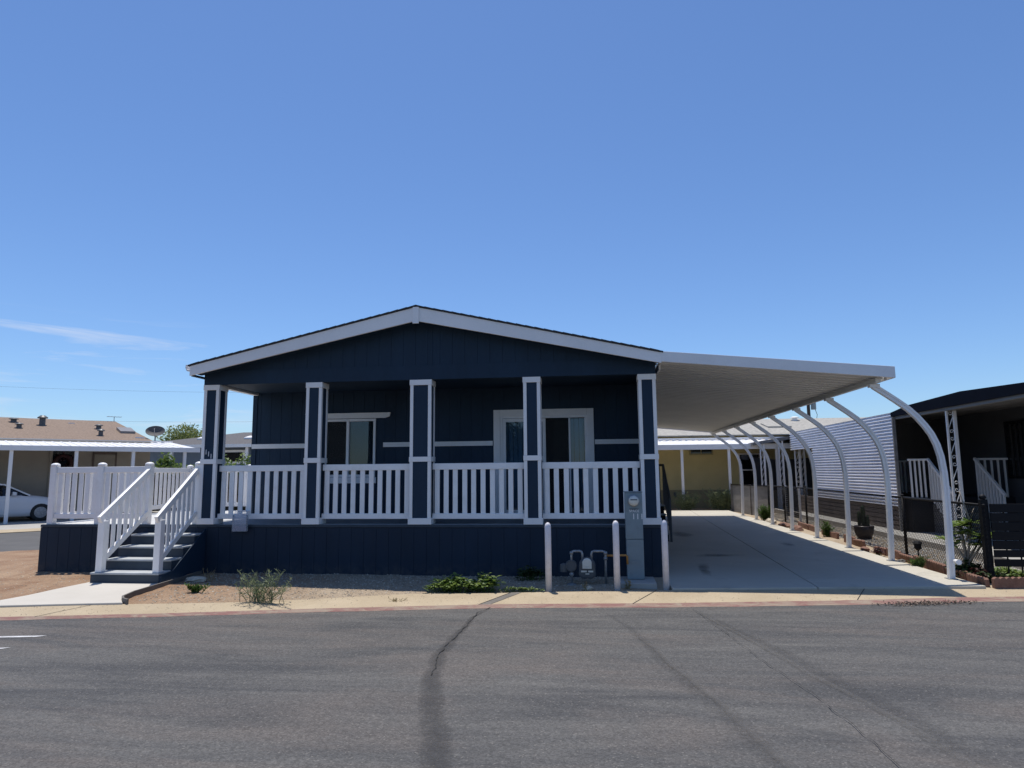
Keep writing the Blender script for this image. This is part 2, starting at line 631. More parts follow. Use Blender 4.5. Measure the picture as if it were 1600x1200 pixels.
def sheet(xs, rows, zf):
    """grid of columns: rows(x) gives the y values of that column"""
    mb = MB()
    cols = [[(x, y, zf(x, y)) for y in rows(x)] for x in xs]
    n = len(cols[0])
    vs = [p for c in cols for p in c]
    fs = [(i * n + j, (i + 1) * n + j, (i + 1) * n + j + 1, i * n + j + 1) for i in range(len(cols) - 1) for j in range(n - 1)]
    return mb.add(vs, fs)


xs = frange(-60, -12, 4)[:-1] + frange(-12, 8, .25) + frange(8, 60, 4)[1:]
struct(sheet(xs, lambda x: [-70, -10, red(x)], lambda x, y: ZR).build('road', 'asphalt'))


def lerp(a, b, t):
    return a + (b - a) * t


def gz(x, y):
    t = (y - red(x)) / (back(x) - red(x))
    return -.062 + .05 * t + .006 * mnoise.noise((x * .7, y * .9, 3))


xsg = frange(-30, -12, 2)[:-1] + frange(-12, 8, .12) + frange(8, 40, 2)[1:]
struct(sheet(xsg, lambda x: [lerp(red(x), back(x), t) for t in (0, .25, .5, .75, 1)], gz).build('gutter', 'gutter', smooth=True))
struct(sheet(xsg, lambda x: [red(x) - max(.06, min(.17, .12 + .011 * x)) - .03 * mnoise.noise((x * 2, 1, 1)), red(x) + .02],
             lambda x, y: -.0785 if y < red(x) else -.055).build('red_kerb_stripe', 'red'))


def dz(x, y):
    b = back(x)
    t = min(1, max(0, (y - b) / .9))
    z = lerp(-.022, .0, t)
    if x < -9.3:
        z -= .07 * min(1, (-9.3 - x) / 2.5)
    a = .02 * min(1, t * 2) if x < 1 else .006
    return z + a * mnoise.noise((x * 1.3, y * 1.3, 0)) + a * .6 * mnoise.noise((x * 5, y * 5, 2)) - .008


def drows(x):
    a, b = back(x), (near(x) if x < -9 else 45)
    if b < 13.5:
        return [lerp(a, b, i / 40) for i in range(41)]
    return [lerp(a, 12.6, i / 32) for i in range(33)] + [lerp(12.6, b, (i + 1) / 8) for i in range(8)]


xd = frange(-22, -13, 1)[:-1] + frange(-13, 1.2, .12)
struct(sheet(xd, drows, dz).build('yard', 'dirt', smooth=True))
struct(sheet(frange(.9, 30, .5), lambda x: [lerp(back(x), 60, (i / 30) ** 1.6) for i in range(31)], lambda x, y: -.045 + .015 * mnoise.noise((x, y, 5))).build('neighbour_yard', 'dirt'))

# cross street and the lot beyond it
FAR = [(-60, -1), (-17.75, 18.0), (-16.6, 19.2), (-14.6, 22.4), (-13.0, 26), (-12.4, 45)]
far = lambda x: interp(FAR, x)
xc = frange(-60, -20, 5)[:-1] + frange(-20, -9.1, .5)
struct(sheet(xc, lambda x: [near(x) - .05, max(near(x), far(x) if x < -12.4 else 46)], lambda x, y: -.10).build('cross_street', 'asphaltfar'))
struct(sheet(frange(-30, -12.6, .5), lambda x: [far(x) - .02, far(x) + .45, far(x) + 1.1], lambda x, y: -.085 if y < far(x) + .2 else -.05).build('kerb', 'gutter'))
struct(sheet(frange(-60, -12.6, 1.5), lambda x: [far(x) + .6, 80], lambda x, y: -.07).build('far_lot', 'slab'))

# walkway to the steps, its edging board, driveway slabs
wr = [(-5.80, 8.02), (-5.92, 8.10), (-6.03, 8.24), (-6.13, 8.6), (-6.17, 9.1), (-6.22, 9.8), (-6.33, 10.5)]
wl_ = [(-7.46, 10.5), (-7.47, 9.4), (-7.5, 8.9), (-7.5, 8.4), (-7.56, 8.05), (-8.4, 7.62), (-8.4, 7.4)]
front = [(-7.25, 7.72), (-6.5, 7.88), (-5.87, 8.02)]
poly = wl_[:5] + [(-7.6, 7.68)] + front[:2] + [(-5.85, 8.015)] + wr[1:]
struct(MB().prism(poly[::-1], -.10, .012, 'z').build('walkway', 'walk', bevel=.01))
eb = MB()
outer = [Vector((x, y)) for x, y in wr]
for p, q in zip(outer, outer[1:]):
    d = (q - p).normalized()
    nrm = Vector((d.y, -d.x)) * .022
    eb.hull([(p.x - nrm.x * .1, p.y - nrm.y * .1, -.06), (q.x - nrm.x * .1, q.y - nrm.y * .1, -.06), (q.x + nrm.x, q.y + nrm.y, -.06), (p.x + nrm.x, p.y + nrm.y, -.06)],
            [(p.x - nrm.x * .1, p.y - nrm.y * .1, .05), (q.x - nrm.x * .1, q.y - nrm.y * .1, .05), (q.x + nrm.x, q.y + nrm.y, .05), (p.x + nrm.x, p.y + nrm.y, .05)])
tag(eb.build('edging_board', 'board'), 'thin dark curved edging board between the pale walkway and the dirt bed', 'edging')
dv = MB()
jf = lambda y: lerp(2.9, 3.51, (y - 9.57) / 15.1)
fr_ = lambda x: lerp(9.50, 9.96, (x - 1.0) / 4.0)
for side in (0, 1):
    y1 = 27.3
    if side == 0:
        pl = [(.98, fr_(.98)), (jf(9.7) - .006, fr_(2.9)), (jf(y1) - .006, y1), (.98, y1)]
    else:
        pl = [(jf(9.7) + .006, fr_(2.9)), (5.12, fr_(5.12)), (5.06, 13), (5.06, y1), (jf(y1) + .006, y1)]
    dv.prism(pl, -.12, .012, 'z')
struct(dv.build('driveway', 'drive', bevel=.006))
struct(MB().box(6.75, 14, 10.9, 34, -.1, .012).build('neighbour_patio', 'slab'))
struct(MB().box(6.62, 6.748, 11.0, 30, -.1, .10).build('patio_kerb', 'slab'))


# ---- road surface details: ribbons lying 4 mm above the asphalt
def ribbon(pts, w, z, jit=.3, seg=.12, wob=.02):
    mb = MB()
    P = [Vector((x, y, 0)) for x, y in pts]
    out = []
    for a, b in zip(P, P[1:]):
        n = max(1, int((b - a).length / seg))
        out += [a.lerp(b, i / n) for i in range(n)]
    out.append(P[-1])
    vs = []
    s_ = random.uniform(0, 99)
    for i, p in enumerate(out):
        d = (out[min(i + 1, len(out) - 1)] - out[max(i - 1, 0)]).normalized()
        sd = Vector((d.y, -d.x, 0))
        c = p + sd * wob * mnoise.noise((i * .35, s_, 0))
        ww = w / 2 * (1 + jit * mnoise.noise((i * .5, s_, 9)) + jit * .6 * random.uniform(-1, 1))
        vs += [(c.x - sd.x * ww, c.y - sd.y * ww, z), (c.x + sd.x * ww, c.y + sd.y * ww, z)]
    return mb.add(vs, [(2 * i, 2 * i + 1, 2 * i + 3, 2 * i + 2) for i in range(len(out) - 1)])


def soft_mat(name, col, amt):
    """sealer soaked into the asphalt: full in the middle, worn through towards its edges"""
    m, n, l, b = node_mat(name)
    at = n.new('ShaderNodeAttribute')
    at.attribute_name = 'cover'
    v = coords(n, l)
    k = ramp(n, l, add_noise(n, l, v, 7, 8, .75, .3), .30, .70, -.45, .55)
    sm = n.new('ShaderNodeMath')
    sm.operation = 'ADD'
    l.new(at.outputs['Fac'], sm.inputs[0])
    l.new(k, sm.inputs[1])
    f = ramp(n, l, sm.outputs[0], .0, 1.5, 0, amt)
    g = ramp(n, l, add_noise(n, l, v, 95, 3, .7), .3, .7, .75, 1.25)
    hv = n.new('ShaderNodeVectorMath')
    hv.operation = 'SCALE'
    hv.inputs[0].default_value = col
    l.new(g, hv.inputs['Scale'])
    l.new(hv.outputs['Vector'], b.inputs['Base Color'])
    b.inputs['Roughness'].default_value = .75
    tr = n.new('ShaderNodeBsdfTransparent')
    mx = n.new('ShaderNodeMixShader')
    l.new(f, mx.inputs['Fac'])
    l.new(tr.outputs[0], mx.inputs[1])
    l.new(b.outputs[0], mx.inputs[2])
    l.new(mx.outputs[0], n['Material Output'].inputs['Surface'])
    return m


MT['tarsoft'] = soft_mat('old dark seal coat', (.036, .036, .039), .5)
MT['tarfaint'] = soft_mat('faint dark seal coat', (.042, .042, .045), .24)
MT['wornstripe'] = soft_mat('worn pale asphalt', (.14, .132, .122), .4)


def soft_ribbon(name, pts, ws, z, mat):
    """pts with a width at each; seven points across, cover fading to the edges and ends"""
    P = []
    for (a, wa), (b, wb) in zip(zip(pts, ws), list(zip(pts, ws))[1:]):
        n = max(1, int(math.dist(a, b) / .1))
        P += [(lerp(a[0], b[0], i / n), lerp(a[1], b[1], i / n), lerp(wa, wb, i / n)) for i in range(n)]
    P.append((*pts[-1], ws[-1]))
    vs, cv_, N_ = [], [], 7
    s_ = random.uniform(0, 99)
    for i, (x, y, w) in enumerate(P):
        a, b = P[max(i - 1, 0)], P[min(i + 1, len(P) - 1)]
        d = Vector((b[0] - a[0], b[1] - a[1])).normalized()
        o = .03 * mnoise.noise((i * .25, s_, 0))
        e = min(1, i / 4, (len(P) - 1 - i) / 4)
        for j in range(N_):
            t = (j / (N_ - 1) - .5)
            vs.append((x + d.y * (w * t + o), y - d.x * (w * t + o), z))
            cv_.append(max(0, 1 - (2 * t) ** 2) * e)
    fs = [(i * N_ + j, i * N_ + j + 1, (i + 1) * N_ + j + 1, (i + 1) * N_ + j) for i in range(len(P) - 1) for j in range(N_ - 1)]
    o = MB().add(vs, fs).build(name, mat)
    at = o.data.attributes.new('cover', 'FLOAT', 'POINT')
    at.data.foreach_set('value', cv_)
    return struct(o)


seal = [(-1.32, 8.5), (-1.43, 7.9), (-1.45, 7.35), (-1.47, 6.4), (-1.35, 5.63), (-1.21, 5.03), (-1.05, 4.45), (-.92, 3.99), (-.75, 3.2)]
soft_ribbon('seal_strip', seal, (.05, .06, .10, .15, .19, .21, .22, .22, .22), ZR + .004, 'tarsoft')
soft_ribbon('seal_strip', [(.10, 8.3), (.30, 7.6), (.62, 5.98), (.86, 4.97), (1.0, 4.18), (1.05, 3.4)], (.05, .09, .16, .18, .20, .2), ZR + .004, 'tarfaint')
soft_ribbon('worn_strip', [(.36, 7.3), (.66, 5.98), (.90, 4.97), (1.03, 4.18), (1.08, 3.4)], (.05, .06, .07, .08, .08), ZR + .008, 'wornstripe')
soft_ribbon('seal_strip', [(1.12, 8.5), (1.58, 6.9), (1.80, 6.0), (2.05, 5.0), (2.15, 4.3)], (.12, .2, .22, .25, .2), ZR + .004, 'tarfaint')
soft_ribbon('worn_strip', [(1.15, 8.4), (1.50, 6.9), (1.74, 5.8), (1.95, 5.0), (2.05, 4.2), (2.1, 3.5)], (.05, .06, .07, .08, .09, .09), ZR + .008, 'wornstripe')
struct(ribbon([(-1.30, 8.58), (-1.42, 8.2), (-1.43, 7.35), (-1.47, 6.4), (-1.38, 5.7)], .009, ZR + .008, .8, .05, .03).build('road_crack', 'crack'))
struct(ribbon([(1.12, 8.6), (1.42, 6.24), (1.56, 5.44), (1.63, 4.6), (1.64, 3.6)], .0045, ZR + .016, .9, .06, .022).build('road_crack', 'crack'))
MT['oil'] = soft_mat('old oil drips', (.06, .056, .05), .5)
for pts, ws in (([(1.75, 12.9), (2.1, 13.1), (2.7, 13.2)], (.2, .5, .2)), ([(2.0, 16.5), (2.1, 17.2), (2.0, 18.1)], (.25, .6, .2)), ([(3.9, 14.6), (4.0, 15.5)], (.2, .3)), ([(1.6, 10.6), (1.75, 12.0)], (.15, .22))):
    soft_ribbon('oil_stain', pts, ws, .016, 'oil')
# joints and a grey patch across the gutter
for xg, w, mt in ((-1.22, .13, 'board'), (-1.30, .014, 'crack'), (.62, .012, 'crack'), (-6.35, .012, 'crack'), (3.4, .012, 'crack')):
    vs = []
    for t in (.0, .2, .4, .6, .8, 1):
        for dx in (-w / 2, w / 2):
            x = xg + dx - .10 * (1 - t) + .25 * t - .1
            vs.append((x, lerp(red(x), back(x), t), gz(x, lerp(red(x), back(x), t)) + .004))
    struct(MB().add(vs, [(2 * i, 2 * i + 1, 2 * i + 3, 2 * i + 2) for i in range(5)]).build('gutter_patch' if w > .1 else 'gutter_joint', mt))
struct(MB().add([(-7.4, 6.36, ZR + .004), (-5.80, 6.63, ZR + .004), (-5.72, 6.70, ZR + .004), (-7.4, 6.46, ZR + .004)], [(0, 1, 2, 3)]).build('road_marking', 'line'))
struct(MB().add([(-7.2, 5.72, ZR + .004), (-5.80, 6.1, ZR + .004), (-5.68, 6.22, ZR + .004), (-7.2, 5.86, ZR + .004)], [(0, 1, 2, 3)]).build('road_marking', 'line'))

# ---- pebbles of the dirt bed, gravel beside the fence
def stone(mb, x, y, z, s):
    a = [random.uniform(.6, 1.2) * s for _ in range(6)]
    t = random.uniform(0, 6.3)
    c, sn = math.cos(t), math.sin(t)
    pts = [(a[0], 0, 0), (0, a[1], 0), (-a[2], 0, 0), (0, -a[3], 0), (0, 0, a[4] * .6), (0, 0, -a[5] * .4)]
    vs = [(x + px * c - py * sn, y + px * sn + py * c, z + pz) for px, py, pz in pts]
    mb.add(vs, [(0, 1, 4), (1, 2, 4), (2, 3, 4), (3, 0, 4), (1, 0, 5), (2, 1, 5), (3, 2, 5), (0, 3, 5)])


pb = MB()
for i in range(9000):
    x = random.uniform(-6.0, .3)
    b = back(x)
    y = b + .03 + (10.55 - b) * random.random() ** .8
    if x < -5.6 and y < 8.3:
        continue
    stone(pb, x, y, dz(x, y) + .002, random.choice((.005, .007, .009, .012, .018)) * random.uniform(.6, 1.2))
for i in range(700):
    x = random.uniform(-7, 5.5)
    t = random.random() ** 1.5
    y = lerp(back(x), red(x), t * .95)
    stone(pb, x, y, gz(x, y) + .002, random.uniform(.003, .008))
for i in range(2600):
    x = random.uniform(-13, -7.6)
    y = random.uniform(back(x) + .05, min(near(x), 12.5) if x < -9.3 else 10.5)
    stone(pb, x, y, dz(x, y), random.choice((.006, .01, .014)) * random.uniform(.5, 1.3))
tag(pb.build('pebbles', 'pebble'), 'loose pebbles and gravel scattered over the dirt beds', 'gravel', kind='stuff')
gg = MB()
for i in range(7000):
    x = random.uniform(5.62, 6.6)
    y = 10.8 + 15 * random.random() ** 1.7
    stone(gg, x, y, -.015, random.uniform(.012, .028))
tag(gg.build('gravel', 'greygravel'), 'grey gravel strip behind the chain link fence', 'gravel', kind='stuff')
lt = MB()
for i in range(900):
    t = random.gauss(0, .33)
    x = 3.98 + t * .95
    y = red(x) - .20 + random.gauss(0, .055) - .03
    if abs(t) > .75:
        continue
    s = random.uniform(.012, .035)
    d = Vector((random.uniform(-1, 1), random.uniform(-1, 1), random.uniform(-.1, .5))) * s
    lt.leaf((x, y, ZR + .006 + random.random() * .015), d, s * .6)
tag(lt.build('leaf_litter', 'litter'), 'patch of dark leaf litter on the road edge before the driveway', 'leaf litter', kind='stuff')

# ------------------------------------------------------------------ the navy manufactured home
YF, YB = 10.537, 12.2           # column fronts, porch wall
XL, XR = -6.456, .954
ZD, ZB = .766, 3.056            # porch floor, underside of the beam
XC = (XL + XR) / 2
home = thing('manufactured_home', 'dark navy manufactured home with white trim and a covered front porch', 'house', (XC, YF, 0))
roofz = lambda x, base=4.17, eave=3.33: base - (base - eave) * abs(x - XC) / 3.77
YG = 10.20                      # gable overhang


def grooved(x0, x1, y, th, z0, z1, sp=.203, gw=.008, gd=.004):
    """panel siding facing -y with upright grooves"""
    front_ = []
    x = x0
    k = math.floor(x0 / sp) + 1
    front_.append((x0, y))
    while k * sp < x1 - .02:
        g = k * sp
        if g > x0 + .02:
            front_ += [(g - gw / 2, y), (g - gw / 2 + .001, y + gd), (g + gw / 2 - .001, y + gd), (g + gw / 2, y)]
        k += 1
    front_ += [(x1, y), (x1, y + th), (x0, y + th)]
    return front_, z0, z1


def skirt_mat():
    m, n, l, b = node_mat('navy skirting with splash dust')
    v = coords(n, l, (1, 1, .3))
    f = ramp(n, l, add_noise(n, l, v, 2.2, 5), .3, .7, .85, 1.15)
    hv = n.new('ShaderNodeVectorMath')
    hv.operation = 'SCALE'
    hv.inputs[0].default_value = (.0115, .0235, .043)
    l.new(f, hv.inputs['Scale'])
    t = n.new('ShaderNodeTexCoord')
    sx = n.new('ShaderNodeSeparateXYZ')
    l.new(t.outputs['Object'], sx.inputs[0])
    h = ramp(n, l, sx.outputs['Z'], .0, .26, .75, -.25)
    k = ramp(n, l, add_noise(n, l, coords(n, l), 7, 8, .75), .35, .7, -.1, .5)
    ad = n.new('ShaderNodeMath')
    ad.operation = 'MULTIPLY'
    ad.use_clamp = True
    l.new(h, ad.inputs[0])
    l.new(k, ad.inputs[1])
    l.new(mixc(n, l, ad.outputs[0], hv.outputs['Vector'], (.16, .13, .10)), b.inputs['Base Color'])
    b.inputs['Roughness'].default_value = .65
    b.inputs['Specular IOR Level'].default_value = .3
    return m


MT['navy_skirt'] = skirt_mat()


def grooved_wall(name, pieces, y, th, parent, mat='navy'):
    mb = MB()
    for x0, x1, z0, z1 in pieces:
        pl, a, b = grooved(x0, x1, y, th, z0, z1)
        mb.prism(pl, a, b, 'z')
    return mb.build(name, mat, parent)


# body walls
W0, W1, WZ0, WZ1 = -5.11, -4.03, 1.50, 2.575     # window opening
D0, D1, DZ = -1.70, -.13, 2.575                   # door opening
grooved_wall('porch_wall', [(XL, W0, .70, 3.3), (W0, W1, .70, WZ0), (W0, W1, WZ1, 3.3), (W1, D0, .70, 3.3), (D0, D1, DZ, 3.3), (D1, XR - .003, .70, 3.3)], YB, .1, home)
sw = MB()
sw.box(XL, XL + .1, YB + .102, 24, 0, 3.22)
sw.box(XR - .1, XR, YB + .102, 24, 0, 3.22)
sw.box(XL, XR, 24.003, 24.1, 0, 3.22)
sw.prism([(XL, 3.223), (XR, 3.223), (XC, 4.02)], 24.0, 24.1, 'y')
sw.build('side_wall', 'navy', home)
MB().box(XR - .1, XR - .003, YF + .28, YB - .003, .70, 3.22).build('porch_side_wall', 'navy', home)
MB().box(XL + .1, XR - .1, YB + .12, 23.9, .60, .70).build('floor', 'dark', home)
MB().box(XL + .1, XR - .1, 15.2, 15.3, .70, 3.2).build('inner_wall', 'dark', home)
MB().box(XL + .003, XR - .003, YF + .12, YB + 3, 3.10, 3.14).build('porch_ceiling', 'navy', home)
MB().box(XL + .003, XL + .10, YF + .12, YB - .003, ZB, 3.097).build('beam_trim', 'trim', home)
# gable over the porch
gp = []
zt = lambda x: roofz(x) - .05
pl, _, _ = grooved(XL, XR, YF, .12, 0, 0)
gm = MB()
n_ = len(pl)
gm.hull([(x, y, ZB - .004) for x, y in pl], [(x, y, zt(x)) for x, y in pl])
# the ridge needs a vertex of its own: split at the ridge
gm = MB()
for a, b in ((XL, XC), (XC, XR)):
    p2, _, _ = grooved(a, b, YF, .115, 0, 0)
    gm.hull([(x, y, ZB - .004) for x, y in p2], [(x, y, zt(x)) for x, y in p2])
gm.build('gable', 'navy', home)
MB().box(XC + .155, XC + .19, YF - .006, YF + .01, ZB + .02, roofz(XC + .16) - .25).build('gable_seam', 'navy', home)
# bottom band of the gable
MB().box(XL + .002, XR - .002, YF - .012, YF - .001, ZB - .002, ZB + .235).build('beam', 'navy', home)
# roof, rakes, soffit
rf = MB()
for sgn in (-1, 1):
    e = XC + sgn * 3.80
    poly_ = [(XC, 4.172), (e, roofz(e)), (e, roofz(e) + .022), (XC, 4.196)]
    rf.prism(poly_ if sgn > 0 else poly_[::-1], YG - .02, 24.3, 'y')
    n = 26
    for k in range(n):      # butt edges of the shingle courses
        x = XC + sgn * (k + .5) / n * 3.75
        rf.prism([(x - .072, roofz(x - .072) + .010), (x + .072, roofz(x + .072) + .010), (x + .072, roofz(x + .072) + (.030 if sgn < 0 else .023)), (x - .072, roofz(x - .072) + (.023 if sgn < 0 else .030))], YG - .026, 24.29, 'y')
rf.build('roof', 'shingle', home)
for sgn in (-1, 1):
    e = XC + sgn * 3.77
    pf = [(XC, 4.168), (XC, 3.945), (e, 3.168), (e, roofz(e) - .003)]
    MB().prism(pf if sgn < 0 else pf[::-1], YG, YG + .035, 'y').build('rake_board', 'trim', home, bevel=.003)
MB().box(XC - .05, XC + .05, YG - .02, YG - .001, 3.90, 4.165).build('ridge_block', 'trim', home, bevel=.003)
so = MB()
for sgn in (-1, 1):
    e = XC + sgn * 3.76
    ps = [(XC, 3.985), (e, 3.985 - .205 * 3.76), (e, 4.0 - .205 * 3.76), (XC, 4.0)]
    so.prism(ps if sgn > 0 else ps[::-1], YG + .037, YF - .003, 'y')
so.build('soffit', 'navy', home)
MB().box(XL - .055, XL - .003, YG + .037, 24.2, 3.16, 3.19).build('eave_soffit', 'navy', home)
gu = MB()
gu.prism([(XL - .17, 3.36), (XL - .175, 3.31), (XL - .15, 3.255), (XL - .075, 3.25), (XL - .072, 3.36), (XL - .09, 3.36), (XL - .09, 3.27), (XL - .145, 3.275), (XL - .16, 3.315), (XL - .158, 3.36)], YG + .05, 24.2, 'y')
gu.build('rain_gutter', 'alum', home)
# porch floor, deck nosing and skirting
MB().box(XL + .01, XR - .004, YF + .035, YB - .003, .70, ZD).build('porch_floor', 'porchfloor_shaded', home)
MB().box(XL, XR, YF + .0, YF + .033, .722, ZD - .004).build('deck_nosing', 'navy_deck', home, bevel=.004)
grooved_wall('skirting', [(XL, XR, -.06, .718)], YF + .012, .05, home, 'navy_skirt')
MB().box(XR - .05, XR, YF + .065, YB - .003, -.06, .697).build('side_skirting', 'navy', home)
MB().box(XL, XL + .05, YF + .065, YB - .003, -.06, .697).build('side_skirting', 'navy', home)
# columns
CW = .267
for k in range(5):
    cx = -6.3223 + 1.7857 * k
    w = CW if k != 2 else .345
    x0, x1, y0, y1 = cx - w / 2, cx + w / 2, YF - .004, YF + .266
    i = .012
    core = MB().box(x0 + i, x1 - i, y0 + i, y1 - i, ZD + .002, ZB - .006).build('porch_column', 'navy', home)
    tr = MB()
    cb = .052
    for za, zb in ((.865, 1.742), (1.822, 2.965)):
        for (xa, xb) in ((x0, x0 + cb), (x1 - cb, x1)):
            for (ya, yb) in ((y0, y0 + cb), (y1 - cb, y1)):
                tr.box(xa, xb, ya, yb, za, zb)
    e = .008
    tr.box(x0 - e, x1 + e, y0 - e, y1 + e, 2.966, ZB - .003)
    tr.box(x0 - e, x1 + e, y0 - e, y1 + e, 1.743, 1.821)
    e = .014
    tr.box(x0 - e, x1 + e, y0 - e, y1 + e, ZD + .001, .864)
    tr.build('column_trim', 'trim', core, bevel=.003)
    if k == 0:
        for q, (dx, zz) in enumerate(((-.045, 1.90), (.0, 1.868), (.045, 1.83))):
            text_mesh('1', 'house_number', .115, 'whitepaint', (cx + dx - .005, y0 + .008, zz), core, extrude=.004, stretch=.8)


def railing(x0, x1, y, n, parent, z0=.845, z1=1.715, pw=.078, name='porch_railing', mat='vinyl', bot=.085, top=.10):
    mb = MB()
    mb.box(x0, x1, y - .025, y + .025, z1 - top, z1)
    r_ = mb.build(name, mat, parent, bevel=.006)
    MB().box(x0, x1, y - .025, y + .025, z0, z0 + bot).build('bottom_rail', mat, r_, bevel=.006)
    sp = (x1 - x0) / n
    for i in range(n):
        c = x0 + sp * (i + .5) + random.uniform(-.004, .004)
        MB().box(c - pw / 2, c + pw / 2, y - .011, y + .011, z0 + bot - .01, z1 - top + .01).build('picket', mat, r_, bevel=.003)
    return r_


for k in range(4):
    xa = -6.3223 + 1.7857 * k + (CW if k != 2 else .345) / 2 + .002
    xb = -6.3223 + 1.7857 * (k + 1) - (CW if k + 1 != 2 else .345) / 2 - .002
    railing(xa, xb, YF + .13, 10, home)
# belt trim on the porch wall
for xa, xb in ((XL + .005, -5.30), (-3.885, -1.835), (.002, XR - .11)):
    MB().box(xa, xb, YB - .02, YB - .002, 2.045, 2.13).build('belt_trim', 'trim', home, bevel=.003)
MB().box(XL - .002, XL + .085, YB - .014, YB - .001, .77, 3.05).build('corner_board', 'navy', home)
# sliding window
wf = MB()
y0, y1 = YB - .03, YB + .07
fw_ = .045
wf.box(W0, W0 + fw_, y0, y1, WZ0, WZ1)
wf.box(W1 - fw_, W1, y0, y1, WZ0, WZ1)
wf.box(W0 + fw_, W1 - fw_, y0, y1, WZ0, WZ0 + fw_)
wf.box(W0 + fw_, W1 - fw_, y0, y1, WZ1 - fw_, WZ1)
wm = (W0 + W1) / 2
wf.box(wm - .025, wm + .025, y0 + .01, y1 - .02, WZ0 + fw_, WZ1 - fw_)
win = wf.build('window', 'vinyl', home, bevel=.004)
for a, b in ((W0 + fw_, wm - .026), (wm + .026, W1 - fw_)):
    MB().box(a, b, YB + .022, YB + .028, WZ0 + fw_, WZ1 - fw_).build('pane', 'glass', win)
MB().prism([(W0 - .27, 2.585), (W1 + .27 - .09, 2.585), (W1 + .265, 2.61), (W1 + .285, 2.685), (W0 - .285, 2.685), (W0 - .265, 2.61)], YB - .045, YB - .002, 'y').build('lintel', 'trim', win)
MB().box(W0 - .02, W1 + .02, YB - .03, YB - .002, 1.385, 1.495).build('window_sill', 'trim', win, bevel=.003)
MB().box(wm + .02, W1 - .05, YB + .15, YB + .16, WZ0 + .02, WZ1 - .02).build('window_shade', plain('grey green shade', (.05, .065, .066), .8, .1, 1.5, 40, 0), win)
# sliding glass door
df = MB()
df.box(D0 - .12, D0, YB - .022, YB - .001, ZD, 2.69)
df.box(D1, D1 + .12, YB - .022, YB - .001, ZD, 2.69)
df.box(D0 + .001, D1 - .001, YB - .022, YB - .001, DZ, 2.69)
door = df.build('sliding_door', 'trim', home, bevel=.003)
jb = MB()
jb.box(D0, D0 + .045, YB, YB + .09, ZD, DZ)
jb.box(D1 - .045, D1, YB, YB + .09, ZD, DZ)
jb.box(D0 + .046, D1 - .046, YB, YB + .09, DZ - .045, DZ)
jb.box(D0 + .046, D1 - .046, YB, YB + .09, ZD, ZD + .04)
jb.build('door_frame', 'vinyl', door)
dm = (D0 + D1) / 2 + .02


def sash(x0, x1, y, w, nm):
    mb = MB()
    mb.box(x0, x0 + w, y, y + .03, ZD + .05, DZ - .05)
    mb.box(x1 - w, x1, y, y + .03, ZD + .05, DZ - .05)
    mb.box(x0 + w, x1 - w, y, y + .03, ZD + .05, ZD + .05 + w * 1.4)
    mb.box(x0 + w, x1 - w, y, y + .03, DZ - .05 - w, DZ - .05)
    s_ = mb.build(nm, 'vinyl', door)
    return s_


sash(D0 + .047, dm + .02, YB + .012, .055, 'door_panel')
MB().box(D0 + .103, dm - .036, YB + .022, YB + .028, ZD + .12, DZ - .10).build('pane', 'glass', door)
MB().box(dm + .02, D1 - .047, YB + .052, YB + .058, ZD + .06, DZ - .06).build('pane', 'glass', door)
MB().box(-.46, -.43, YB + .01, YB + .04, ZD + .05, DZ - .05).build('door_panel', 'vinyl', door)
bl = MB()
for i in range(9):
    x = D0 + .06 + i * .083
    bl.prism([(x, YB + .150), (x + .075, YB + .166), (x + .075, YB + .168), (x, YB + .152)], ZD + .1, DZ - .02, 'z')
for i in range(3):
    x = D1 - .32 + i * .088
    bl.prism([(x, YB + .150), (x + .075, YB + .166), (x + .075, YB + .168), (x, YB + .152)], ZD + .1, DZ - .02, 'z')
bl.build('blind', 'blind', door)

# insect screens on the opening halves of the window and the door
m_, n_s, l_s, b_s = node_mat('insect screen')
b_s.inputs['Base Color'].default_value = (.02, .021, .022, 1)
b_s.inputs['Roughness'].default_value = .8
_tr = n_s.new('ShaderNodeBsdfTransparent')
_mx = n_s.new('ShaderNodeMixShader')
_mx.inputs['Fac'].default_value = .62
l_s.new(_tr.outputs[0], _mx.inputs[1])
l_s.new(b_s.outputs[0], _mx.inputs[2])
l_s.new(_mx.outputs[0], n_s['Material Output'].inputs['Surface'])
MT['screen'] = m_
MB().box(W0 + fw_ + .004, wm - .028, YB + .004, YB + .007, WZ0 + fw_ + .004, WZ1 - fw_ - .004).build('insect_screen', 'screen', win)
MB().box(dm + .024, -.464, YB + .020, YB + .023, ZD + .06, DZ - .06).build('insect_screen', 'screen', door)
MB().box(dm - .075, dm - .055, YB - .012, YB + .010, 1.70, 1.90).build('door_handle', 'vinyl', door, bevel=.004)

# flyer box on the railing
fb = thing('flyer_box', 'clear acrylic flyer box hanging from the porch railing beside the house number column', 'flyer box', (-5.68, 10.5, .67))
f_ = MB()
f_.box(-5.80, -5.56, 10.425, 10.429, .665, .90)
f_.box(-5.80, -5.56, 10.485, 10.489, .665, .985)
f_.box(-5.80, -5.796, 10.43, 10.484, .665, .92)
f_.box(-5.564, -5.56, 10.43, 10.484, .665, .92)
f_.box(-5.79, -5.57, 10.43, 10.484, .661, .665)
f_.box(-5.74, -5.62, 10.489, 10.64, .97, .975)
f_.build('box', 'acrylic', fb)
MB().box(-5.785, -5.575, 10.445, 10.452, .67, .745).build('flyer', 'purple', fb)

